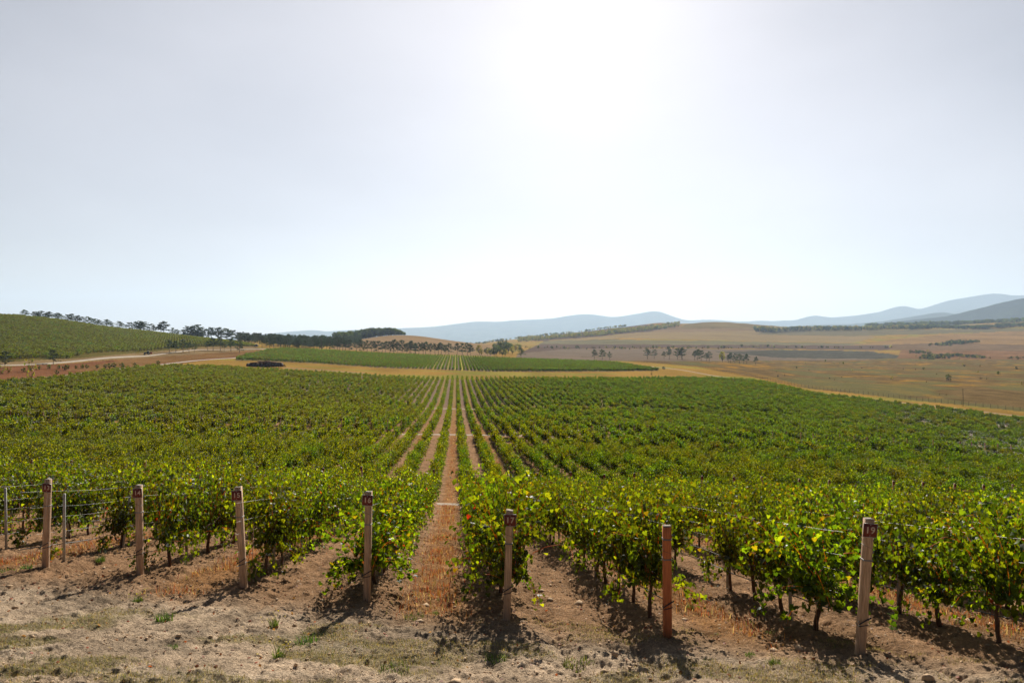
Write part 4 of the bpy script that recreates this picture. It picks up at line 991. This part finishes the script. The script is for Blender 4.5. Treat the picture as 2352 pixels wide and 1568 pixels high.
# yellow belt climbing the right hill
it = []
for k in range(650):
    x = g.uniform(1190, 1560); yb = np.interp(x, [1190, 1250, 1360, 1450, 1560], [786, 782, 773, 763, 751]); d = d_for(x, yb - g.uniform(0, 7), 1400, 2750)
    it.append(((x - CX) / F * d, d, g.uniform(7, 14)))
mass('woodland', it, WB, 8, 'belt of yellowing trees climbing the long brown hill', 'woodland', 8, [0, 1, 6, 7, 0, 1, 2])
it = []
for k in range(120):
    x = g.uniform(1080, 1440); yb = np.interp(x, [1080, 1180, 1250, 1400, 1440], [789, 781, 772, 753, 750]); d = float(np.interp(x, [1080, 1180, 1250, 1440], [2300, 2600, 2690, 2800]))
    it.append(((x - CX) / F * d, d, g.uniform(6, 12)))
mass('woodland', it, WB, 8, 'thin line of trees on the ridge before the blue mountain', 'woodland', 8)
it = []
for k in range(520):
    x = g.uniform(1735, 2130); y = np.interp(x, [1735, 1860, 2130], [763, 761, 756]); d = d_for(x, y, 2000, 2900) + g.uniform(0, 70); it.append(((x - CX) / F * d, d, g.uniform(10, 22) * (1.0 if x < 2000 else .9)))
mass('woodland', it, WB, 8, 'tree line crossing the plain below the right mountains', 'woodland', 8, wide=.9)
it = []
for k in range(420):
    x = g.uniform(2090, 2500); y = np.interp(x, [2090, 2352, 2500], [758, 752, 749]); d = d_for(x, y, 2100, 2900) + g.uniform(0, 40); it.append(((x - CX) / F * d, d, g.uniform(10, 19)))
for k in range(500):
    x = g.uniform(1990, 2500); d = 3050 + g.uniform(0, 200); it.append(((x - CX) / F * d, d, g.uniform(10, 24)))
mass('woodland', it, WB, 8, 'dark hedges and woods at the foot of the right slope', 'woodland', 8, [2, 3, 4, 5])
it = []
for a, b, n, (h0, h1) in ((1560, 655, 90, (3, 8)), (1480, 610, 60, (2.5, 6)), (1760, 640, 60, (3, 6)), (1880, 655, 30, (3, 6)), (1650, 650, 60, (3, 6)), (2000, 655, 25, (2, 5)), (2280, 655, 30, (2, 4)), (1800, 525, 140, (4, 9)), (1680, 545, 90, (3, 7)), (1900, 515, 60, (4, 8))):
    for k in range(n):
        x, y = z7(a + g.normal(0, 45), b + g.normal(0, 5)); d = d_for(x, y, 1050, 1900); it.append(((x - CX) / F * d, d, g.uniform(h0, h1)))
for k in range(160):
    x = g.uniform(1190, 2050); y = 800 + g.normal(0, 1.2) - (3 if x > 1700 else 0); d = d_for(x, y, 1000, 1600); it.append(((x - CX) / F * d, d, g.choice([2, 3, 4, 6])))
mass('scrub', it, WS, 2.2, 'scrub filling the ravine and hedges of the far plain', 'scrub', 8)

# ------------------------------------------------------------------ mountains
def ridge(name, pts, dist, width, label, col, seed, base_y=800):
    pts = np.array(pts, float); n = 520; xs = np.linspace(pts[0, 0], pts[-1, 0], n); ys = np.interp(xs, pts[:, 0], pts[:, 1])
    k = np.exp(-.5 * (np.arange(-6, 7) / 2.2) ** 2); k /= k.sum(); ys = np.convolve(np.pad(ys, 6, mode='edge'), k, 'valid')
    X = (xs - CX) / F * dist; top = (CY - ys) / F * dist
    ns = 46; s = np.linspace(-1, 1, ns); V = []
    low = -120.0
    for a in s:
        prof = (1 - abs(a)) ** 1.15
        Yd = dist + a * width
        rib = fbm(X / 420. + seed, np.full(n, a * 2.3 + seed), 4) - .5
        z = low + (top - low) * np.clip(prof + rib * .40 * (1 - prof) * (prof > 0) * 1.2, 0, 1)
        z = np.where(abs(a) < .03, top + 6 * (fbm(X / 60., X * 0, 3) - .5), z)
        V.append(np.stack([X * (Yd / dist if a < 0 else 1), np.full(n, Yd), z], 1))
    V = np.stack(V, 0).reshape(-1, 3); i = np.arange(ns - 1)[:, None] * n; j = np.arange(n - 1)[None]
    q = np.stack([i + j, i + j + 1, i + n + j + 1, i + n + j], -1).reshape(-1, 4)
    c = np.array(col) * (0.8 + .4 * fbm(V[:, 0] / 300, V[:, 1] / 300 + V[:, 2] / 60, 4))[:, None]
    o = link(name, mkmesh(name, V, [q], M_hill, c, smooth=True)); tag(o, label, 'mountain', kind='structure')
FAR_M = [(380, 800), (560, 772), (625, 765.5), (670, 761), (716, 758), (735, 759), (745, 762), (766, 760), (800, 758), (860, 756), (937, 753), (993, 750.6), (1036, 745.6), (1085, 739), (1113, 738), (1138, 739.6), (1177, 736), (1233, 733.7), (1268, 731.6), (1285, 728.6), (1320, 723), (1348, 721.2), (1369, 723), (1404, 729), (1433, 726), (1475, 718.6), (1503, 713.4), (1517, 715.5), (1538, 724), (1573, 736), (1590, 736.5), (1609, 734), (1646, 734.6), (1690, 738), (1721, 738.5), (1745, 735.5), (1773, 738), (1794, 736), (1829, 736), (1850, 729), (1868.7, 723), (1893, 727.5), (1903, 729.7), (1959, 725.6), (2022, 717), (2057, 705), (2075.5, 701.5), (2092, 705.8), (2113.6, 712), (2142, 702), (2184, 689), (2205, 686), (2278, 674), (2305, 675), (2324, 679.6), (2352, 678.7), (2500, 660), (2700, 690), (2900, 740)]
ridge('mountain', FAR_M, 15000, 2800, 'pale blue mountain range along the horizon', (0.05, 0.06, 0.035), 3)
ridge('mountain', [(1780, 775), (1862, 746.5), (1942, 745), (2024, 738.5), (2092, 728), (2147, 718.5), (2174, 717.6), (2196, 722), (2300, 735), (2500, 770)], 9500, 1600, 'nearer bluish ridge before the right mountains', (0.04, 0.052, 0.03), 8)
ridge('mountain', [(1900, 775), (2020, 744), (2092, 735), (2174, 726.6), (2215, 717), (2270, 703.5), (2311, 692.5), (2352, 685), (2500, 668), (2800, 700)], 6500, 1000, 'wooded dark slope rising at the right edge', (0.035, 0.05, 0.025), 12)

# ------------------------------------------------------------------ fence, pole, stack, vehicles
def fence():
    e = link('wire_fence', None, loc=(0, 0, 0)); tag(e, 'long wire fence on thin dark posts dividing vineyard from brown plain', 'fence')
    path = np.array(ipts([(1330, 830), (1404, 730), (1500, 650), (1581, 575), (1620, 550), (1731, 458), (1860, 405), (2100, 345), (2352, 310), (2480, 298)]))[::-1]
    seg = np.concatenate([[0], np.cumsum(np.hypot(*np.diff(path, axis=0).T))]); s = np.arange(0, seg[-1], 2.95)
    x = np.interp(s, seg, path[:, 0]); y = np.interp(s, seg, path[:, 1])
    kk = 9; x = np.convolve(np.pad(x, kk, mode='edge'), np.ones(19) / 19, 'valid'); y = np.convolve(np.pad(y, kk, mode='edge'), np.ones(19) / 19, 'valid')
    z = H(x, y); Mp = mat_simple('dark fence post', (0.07, 0.045, 0.035), .8, noise=.3)
    pm = MB(); pm.box((0, 0, .95), (.10, .10, 2.3), ch=.012); pme = pm.mesh('post', Mp); rest = MB()
    for k in range(len(s)):
        if k < 100: link('post', pme, e, loc=(x[k], y[k], z[k]), rot=(random.gauss(0, .02), random.gauss(0, .02), 0))
        else: rest.box((x[k], y[k], z[k] + .95), (.10, .10, 2.3))
    tag(link('posts', rest.mesh('posts', Mp), e), kind='stuff')
    m = MB()
    for hz in (.25, .55, .85, 1.15, 1.45, 1.75, 1.98): m.tube(np.stack([x, y, z + hz], 1), .010, 3, False)
    link('wire_netting', m.mesh('wire_netting', mat_simple('rusty fence wire', (0.30, 0.17, 0.12), .6, noise=.3)), e)
fence()
p = P(2212, 322); m = MB(); m.tube([(0, 0, -.3), (.05, 0, 4), (-.12, 0, 8.2)], [.13, .12, .09], 8)
e = link('utility_pole', None, loc=p); tag(e, 'tall thin dark pole standing behind the wire fence', 'pole')
link('pole', m.mesh('pole', M_trunk), e); m = MB(); m.box((-.12, 0, 8.0), (.9, .08, .1)); m.box((-.35, 0, 8.12), (.07, .07, .14)); m.box((.15, 0, 8.12), (.07, .07, .14)); link('crossarm', m.mesh('crossarm', M_trunk), e)
# stack of old bales
p = P(611, 372); e = link('bale_stack', None, loc=p, rot=(0, 0, .06)); tag(e, 'long dark stack of old straw bales on the golden meadow', 'bale stack')
Mb = mat_simple('dark bale sides', (0.12, 0.085, 0.085), .95, c2=(0.05, 0.038, 0.042), scale=3, bump=.6); Mt = mat_simple('weathered brown straw', (0.30, 0.17, 0.12), .95, c2=(0.12, 0.07, 0.05), scale=4, bump=.8)  # bale sides darker than the straw on top
g2 = np.random.default_rng(8)
for k in range(15):
    x0 = -9.5 + k * 1.27; m = MB(); hh = 2.3 + .15 * g2.normal()
    # a round bale column seen end-on: drum shape
    an = np.linspace(0, 2 * math.pi, 13)[:-1]
    V = []; 
    for yy, rr in ((-1.6, .56), (-1.5, .62), (1.5, .62), (1.6, .56)): V.append(np.stack([x0 + rr * np.cos(an), yy + 0 * an, hh / 2 + hh / 2 * np.sin(an) * rr / .62], 1))
    V = np.vstack(V); q = [(l * 12 + i, l * 12 + (i + 1) % 12, (l + 1) * 12 + (i + 1) % 12, (l + 1) * 12 + i) for l in range(3) for i in range(12)]
    t = [(0, i + 1, i) for i in range(1, 11)] + [(36, 36 + i, 37 + i) for i in range(1, 11)]
    m.add(V, q, t); link('bale', m.mesh('bale', Mb), e)
m = MB()
for k in range(150):
    x0 = g2.uniform(-8.0, 8.3); hz = 2.2 + 1.1 * math.exp(-((x0 + .5) / 4.5) ** 2) * g2.random(); m.box((x0, g2.uniform(-1.4, 1.4), hz), (g2.uniform(.6, 1.6), g2.uniform(.5, 1.2), g2.uniform(.18, .4)), g2.uniform(-.5, .5))
link('straw_top', m.mesh('straw_top', Mt), e)
m = MB()
for k in range(5): m.tube([(9.0, -1 + k * .4, .2 + .22 * k), (11.2 - .3 * k, -1.2 + k * .3, .15 + .30 * k)], .12, 6)
link('log', m.mesh('log', Mt), e)
# tractor
def wheel(mb, c, r, wd, n=18):
    an = np.linspace(0, 2 * math.pi, n + 1)[:-1]; V = []
    prof = ((-wd / 2, r * .55), (-wd / 2, r * .92), (-wd * .3, r), (wd * .3, r), (wd / 2, r * .92), (wd / 2, r * .55))
    for x_, rr in prof: V.append(np.stack([c[0] + x_ + 0 * an, c[1] + rr * np.cos(an), c[2] + rr * np.sin(an)], 1))
    V = np.vstack(V); mb.add(V, [(l * n + i, l * n + (i + 1) % n, ((l + 1) % 6) * n + (i + 1) % n, ((l + 1) % 6) * n + i) for l in range(6) for i in range(n)])
def tractor(x, d, rz, label, body, roofc, imp):
    p = P(x, d); e = link('tractor', None, loc=p + np.array([0, 0, .25]), rot=(0, 0, rz)); tag(e, label, 'tractor', 'tractors working by the hillside vineyard')
    Mbod = mat_simple('tractor paint', body, .4, noise=.1); Mrf = mat_simple('cab roof', roofc, .5, noise=.05); Mtyre = mat_simple('tyre', (.02, .02, .02), .9, noise=.2); Mgl = mat_simple('cab glass', (.03, .04, .06), .1, noise=.1, spec=.8); Mi = mat_simple('implement paint', imp, .5, noise=.2)
    m = MB(); m.box((0, 1.35, 1.15), (.75, 1.7, .75), ch=.06); m.box((0, .2, .9), (.9, 1.2, .6)); link('bonnet', m.mesh('bonnet', Mbod), e)
    m = MB(); m.box((0, -.25, 1.75), (1.25, 1.25, 1.15), top=.9, ch=.05); link('cab', m.mesh('cab', Mgl), e)
    m = MB(); m.box((0, -.25, 2.42), (1.45, 1.5, .16), ch=.05); link('cab_roof', m.mesh('cab_roof', Mrf), e)
    for sx in (-1, 1):
        m = MB(); wheel(m, (sx * .78, -.55, .78), .78, .42); w_ = link('wheel', m.mesh('wheel', Mtyre), e); m = MB(); m.tube([(sx * .62, -.55, .78), (sx * .94, -.55, .78)], .42, 12); link('rim', m.mesh('rim', Mrf), w_)
        m = MB(); wheel(m, (sx * .70, 1.75, .5), .5, .3); w_ = link('wheel', m.mesh('wheel', Mtyre), e); m = MB(); m.tube([(sx * .60, 1.75, .5), (sx * .82, 1.75, .5)], .27, 12); link('rim', m.mesh('rim', Mrf), w_)
        m = MB(); m.box((sx * .78, -.55, 1.66), (.46, 1.3, .07), ch=.02); link('mudguard', m.mesh('mudguard', Mbod), e)
    m = MB(); m.box((0, -1.95, 1.15), (1.5, 1.2, 1.1), top=.8, ch=.1); m.tube([(.9, -2.4, .4), (1.25, -2.6, 1.6), (1.3, -2.6, 2.2)], .09, 6); m.tube([(-.9, -2.4, .4), (-1.25, -2.6, 1.6), (-1.3, -2.6, 2.2)], .09, 6); link('sprayer_tank', m.mesh('sprayer_tank', Mi), e)
tractor(339, 452, 2.0, 'small tractor with white roof and red sprayer on the upper road', (.10, .10, .22), (.75, .72, .6), (.35, .03, .03))
tractor(588, 655, 1.2, 'pale blue-grey tractor far along the upper road by the pines', (.15, .2, .32), (.6, .62, .65), (.25, .25, .28))
# pale shed behind the crest pines
p = P(443, 860); e = link('shed', None, loc=p + np.array([0, 0, 2.2])); tag(e, 'low pale blue shed half hidden behind the crest pines', 'shed')
m = MB(); m.box((0, 0, .8), (24, 8, 3.4)); link('wall', m.mesh('wall', mat_simple('pale wall', (.55, .60, .68), .7, noise=.1)), e)
m = MB(); m.add([(-12.5, -4.6, 2.5), (12.5, -4.6, 2.5), (12.5, 0, 3.9), (-12.5, 0, 3.9), (12.5, 4.6, 2.5), (-12.5, 4.6, 2.5)], [(0, 1, 2, 3), (3, 2, 4, 5), (0, 5, 4, 1)], [(1, 4, 2), (0, 3, 5)]); link('roof', m.mesh('roof', mat_simple('pale blue roof', (.45, .55, .68), .5, noise=.1)), e)

# ------------------------------------------------------------------ ground cover
def blades(pts, hts, g, wd, cols, lean=.35, bend=True):
    n = len(pts); a = g.uniform(0, 2 * math.pi, n); le = np.stack([np.cos(a), np.sin(a)], 1) * (g.uniform(.05, lean, n) * hts)[:, None]
    b = np.stack([np.cos(a + 1.57), np.sin(a + 1.57), 0 * a], 1) * (wd * .5)[:, None] if hasattr(wd, '__len__') else np.stack([np.cos(a + 1.57), np.sin(a + 1.57), 0 * a], 1) * wd * .5
    p0 = pts - b; p1 = pts + b; mid = pts + np.column_stack([le * .4, hts * .6]); p2 = mid + b * .7; p3 = mid - b * .7; tip = pts + np.column_stack([le * 1.3, hts])
    V = np.stack([p0, p1, p2, p3, tip], 1).reshape(-1, 3); i = np.arange(n)[:, None] * 5
    return V, i + np.array([[0, 1, 2, 3]]), i + np.array([[3, 2, 4]]), np.repeat(cols, 5, 0)
def pal(g, n, cs, wts): return np.array(cs)[g.choice(len(cs), n, p=wts)] * g.uniform(.7, 1.3, (n, 1))
g = np.random.default_rng(99)
# dry weeds in the grassed aisles
PT = []
for i in range(-2, 34, 2):
    for (va, vb, dens) in ((rowstart(i) - 1.0, 24, 190), (24, 45, 60), (48, 107, 9)):
        n = int((vb - va) * 1.1 * dens)
        if n <= 0: continue
        v = g.uniform(va, vb, n); u = rowu(i) + SP / 2 + g.normal(0, .30, n) + .0
        X, Yd = xy(u, v); k = (np.abs(X) < .8 * Yd + 2) & (fbm(X * 1.3, Yd * .9, 3) > (.44 if va < 40 else .4)); PT.append(np.column_stack([X[k], Yd[k]]))
PT = np.vstack(PT); z = H(PT[:, 0], PT[:, 1]); d = PT[:, 1]; n = len(PT)
h = g.uniform(.03, .20, n) * (1 + .6 * sstep(20, 80, d)); cols = pal(g, n, [(0.30, 0.10, 0.035), (0.38, 0.20, 0.075), (0.26, 0.06, 0.025), (0.16, 0.17, 0.04), (0.55, 0.42, 0.22)], [.34, .28, .14, .10, .14])
V, q, t, c = blades(np.column_stack([PT, z - .01]), h, g, .006 + .0004 * d, cols, 1.1)
tag(link('dry_weeds', mkmesh('dry_weeds', V, [q, t], M_grass, c)), 'orange-brown dry weeds growing along every second aisle', 'weeds', kind='stuff')
# foreground grass mat
n = 260000; X = g.uniform(-9.5, 9.5, n); Yd = g.uniform(5.6, 12.5, n); u, v = uv(X, Yd)
msk = fbm(X * .8 + 3, Yd * 1.5 + 8, 4); k = (v < start_v(u) + .3) & (np.abs(X) < .8 * Yd + 1) & (msk + .10 * (7.9 - Yd) / 2 > .44 + .16 * g.random(n)) & (Yd < 11 + 0 * X)
X, Yd = X[k], Yd[k]; n = len(X); z = H(X, Yd)
cols = pal(g, n, [(0.15, 0.15, 0.035), (0.10, 0.13, 0.03), (0.34, 0.25, 0.11), (0.45, 0.34, 0.18), (0.20, 0.11, 0.05)], [.30, .16, .26, .16, .12])
V, q, t, c = blades(np.column_stack([X, Yd, z - .005]), g.uniform(.015, .06, n), g, .0045, cols, 1.3)
tag(link('grass', mkmesh('grass', V, [q, t], M_grass, c)), 'short trampled grass matting the foreground dirt', 'grass', kind='stuff')
# litter: straw bits, dead leaves
n = 9000; X = g.uniform(-14, 14, n); Yd = g.uniform(5.5, 22, n); k = np.abs(X) < .8 * Yd; X, Yd = X[k], Yd[k]; n = len(X); z = H(X, Yd)
NNv = g.normal(0, .5, (n, 3)) + np.array([0, 0, 1]); isl = g.random(n) < .35
sz = np.where(isl, g.uniform(.015, .035, n), g.uniform(.006, .012, n)); cols = np.where(isl[:, None], pal(g, n, [(0.30, 0.09, 0.04), (0.36, 0.20, 0.09), (0.20, 0.08, 0.04)], [.3, .4, .3]), pal(g, n, [(0.55, 0.42, 0.28), (0.3, 0.2, 0.12)], [.5, .5]))
V, t, kk = place_leaves(np.column_stack([X, Yd, z + .012]), NNv, g.normal(0, 1, (n, 3)), sz, 1)
n2_ = 60000; X2 = g.uniform(-13, 13, n2_); Y2 = 5.5 + 13 * g.random(n2_) ** 1.3; k2 = (np.abs(X2) < .8 * Y2) & (fbm(X2 * 1.6 + 11, Y2 * 1.6, 3) > .40 + .2 * g.random(n2_)); X2, Y2 = X2[k2], Y2[k2]; n2_ = len(X2)
V2, q2, t2, c2_ = blades(np.column_stack([X2, Y2, H(X2, Y2) + .004]), g.uniform(.006, .016, n2_), g, .004, pal(g, n2_, [(0.60, 0.46, 0.30), (0.22, 0.13, 0.07), (0.10, 0.07, 0.05), (0.70, 0.58, 0.42)], [.35, .3, .2, .15]), 5.5)
cols = np.vstack([np.repeat(cols, kk, 0), c2_]); q2 = q2 + len(V); t = np.vstack([t, t2 + len(V)]); V = np.vstack([V, V2])
tag(link('leaf_litter', mkmesh('leaf_litter', V, [t, q2], M_grass, cols)), 'dead vine leaves and straw bits strewn over the soil', 'litter', kind='stuff')
# clods and pebbles
def clods(n, g):
    X = g.uniform(-17, 17, n); Yd = 5.6 + 24 * g.random(n) ** 1.6; k = np.abs(X) < .8 * Yd
    X, Yd = X[k], Yd[k]; cl = fbm(X * 1.1 + 60, Yd * 1.1, 3); k = cl > .36 + .2 * g.random(len(X)); X, Yd = X[k], Yd[k]; n = len(X)
    t_ = (1 + 5 ** .5) / 2; ico = np.array([(-1, t_, 0), (1, t_, 0), (-1, -t_, 0), (1, -t_, 0), (0, -1, t_), (0, 1, t_), (0, -1, -t_), (0, 1, -t_), (t_, 0, -1), (t_, 0, 1), (-t_, 0, -1), (-t_, 0, 1)]) / 1.9
    fc = np.array([(0, 11, 5), (0, 5, 1), (0, 1, 7), (0, 7, 10), (0, 10, 11), (1, 5, 9), (5, 11, 4), (11, 10, 2), (10, 7, 6), (7, 1, 8), (3, 9, 4), (3, 4, 2), (3, 2, 6), (3, 6, 8), (3, 8, 9), (4, 9, 5), (2, 4, 11), (6, 2, 10), (8, 6, 7), (9, 8, 1)])
    s = .004 + .020 * g.random(n) ** 8 + .05 * (g.random(n) > .997) + .0003 * Yd; V = ico[None] * (1 + g.normal(0, .22, (n, 12, 1))) * s[:, None, None] * np.array([[[1, 1, .7]]]) * g.uniform(.7, 1.4, (n, 1, 3))
    V = V + np.stack([X, Yd, H(X, Yd) + s * .15], 1)[:, None]; f = (np.arange(n)[:, None, None] * 12 + fc[None]).reshape(-1, 3)
    c = np.repeat(np.array((0.46, 0.32, 0.20))[None] * g.uniform(.75, 1.2, (n, 1)), 12, 0)
    return V.reshape(-1, 3), f, c
V, f, c = clods(60000, g)
tag(link('dirt_clods', mkmesh('dirt_clods', V, [f], M_clod, c)), 'crumbled clods and pebbles on the dry soil', 'clods', kind='stuff')
# individual green tufts (image survey, full photo 2352 wide)
def tuft(seed, h=.14, n=110, r=.16, cs=((0.07, 0.13, 0.02), (0.11, 0.17, 0.03)), flowers=0, name='blades', lean=1.1):
    g = np.random.default_rng(seed); a = g.uniform(0, 6.28, n); rr = r * np.sqrt(g.random(n)) * .6
    p = np.stack([rr * np.cos(a), rr * np.sin(a), 0 * a - .01], 1)
    V, q, t, c = blades(p, g.uniform(.4, 1, n) * h, g, .009, pal(g, n, cs, [1 / len(cs)] * len(cs)), lean)
    return mkmesh(name, V, [q, t], M_grass, c)
def flower_mesh(seed, n, r, h):
    g = np.random.default_rng(seed); m = MB(); V = []; 
    P_ = np.stack([g.normal(0, r, n), g.normal(0, r, n), g.uniform(.4, 1, n) * h], 1)
    stems = MB()
    for p in P_: stems.tube([(p[0] * .5, p[1] * .5, 0), p], .002, 3, False)
    heads, t, k = place_leaves(P_, g.normal(0, .4, (n, 3)) + np.array([0, -.3, 1]), g.normal(0, 1, (n, 3)), np.full(n, .016), 1)
    sv = np.vstack(stems.v); q = np.vstack(stems.q) + len(heads)
    return mkmesh('flowers', np.vstack([heads, sv]), [t, q], M_grass, np.vstack([np.tile((0.7, 0.6, 0.08), (len(heads), 1)), np.tile((0.15, 0.16, 0.05), (len(sv), 1))]))
TU = [tuft(1), tuft(2, .10, 90, .2), tuft(3, .2, 60, .1, lean=.6), tuft(4, .07, 120, .24, ((0.09, 0.13, 0.03), (0.16, 0.17, 0.05)))]
FLW = [flower_mesh(1, 12, .16, .2), flower_mesh(2, 8, .10, .26)]
def gp_(x, y):
    ds = np.linspace(4, 40, 4000); X = (x - CX) / F * ds; yy = CY - F * H0(X, ds) / ds; return float(ds[np.argmin(np.abs(yy - y))])
TL = [(316, 1376, 0, 1, 'with small yellow flowers left of post 15'), (376, 1428, 0, 1.25, 'on the bare dirt well below post 14'), (630, 1442, 2, 1.0, 'below post 15 with thin stalks'), (706, 1474, 1, 1.3, 'spreading flat on the dirt below post 16'),
      (952, 1420, 3, 1.1, 'pale and bushy at the mouth of the central aisle'), (998, 1408, 1, .7, 'small, at the right of the aisle mouth'), (1768, 1448, 1, .8, 'between the orange post and post 19'), (1780, 1525, 0, .8, 'dark and compact left below post 19'),
      (1724, 1502, 1, .6, 'faint and thin at the bottom between posts 18 and 19'), (1585, 1395, 0, .8, 'by the weeds just right of the orange post'), (230, 1290, 0, 1.2, 'near the base of post 13 on its right'), (60, 1307, 0, 1.1, 'at the left edge beside post 13'),
      (12, 1310, 1, 1.4, 'cut by the left edge of the view'), (600, 1328, 2, 1.2, 'right beside the foot of post 15'), (1140, 1512, 1, 1.2, 'flat patch below the shadow of post 17'), (1330, 1520, 3, 1.4, 'flat patch in the dirt below the tractor ruts'), (395, 1490, 1, .6, 'tiny, near the lower left dirt'),
      (1860, 1330, 2, 1.0, 'under the vines of post 19 row'), (2050, 1440, 0, .8, 'by the trunk right of post 19'), (905, 1535, 3, 1.3, 'low patch at the bottom centre left'), (640, 1505, 2, 1.1, 'thin dry looking tuft above the bottom edge')]
for k, (x, y, v, s, lb) in enumerate(TL):
    d = gp_(x, y); X = (x - CX) / F * d
    e = link('grass_tuft', None, loc=(X, d, float(H(X, d))), rot=(0, 0, k * 1.3), scale=s); tag(e, 'green grass tuft ' + lb, 'grass tuft', 'green tufts on the headland dirt')
    link('blades', TU[v], e)
    if k in (0, 2, 11, 20, 9): link('flowers', FLW[k % 2], e)

# ------------------------------------------------------------------ haze: one closed box of even air round everything
m = MB(); m.box((0, 0, 470), (36000, 36000, 1460))
hz = link('haze', m.mesh('haze', None)); tag(hz, 'thin bluish haze filling the valley air', 'haze', kind='stuff')
hm, nt, o = newmat('haze air'); pv = N(nt, 'ShaderNodeVolumePrincipled'); pv.inputs['Density'].default_value = 0.50e-4
pv.inputs['Color'].default_value = (0.60, 0.78, 1.0, 1); pv.inputs['Anisotropy'].default_value = 0.35
nt.links.new(pv.outputs[0], o.inputs['Volume']); hz.data.materials.clear(); hz.data.materials.append(hm)
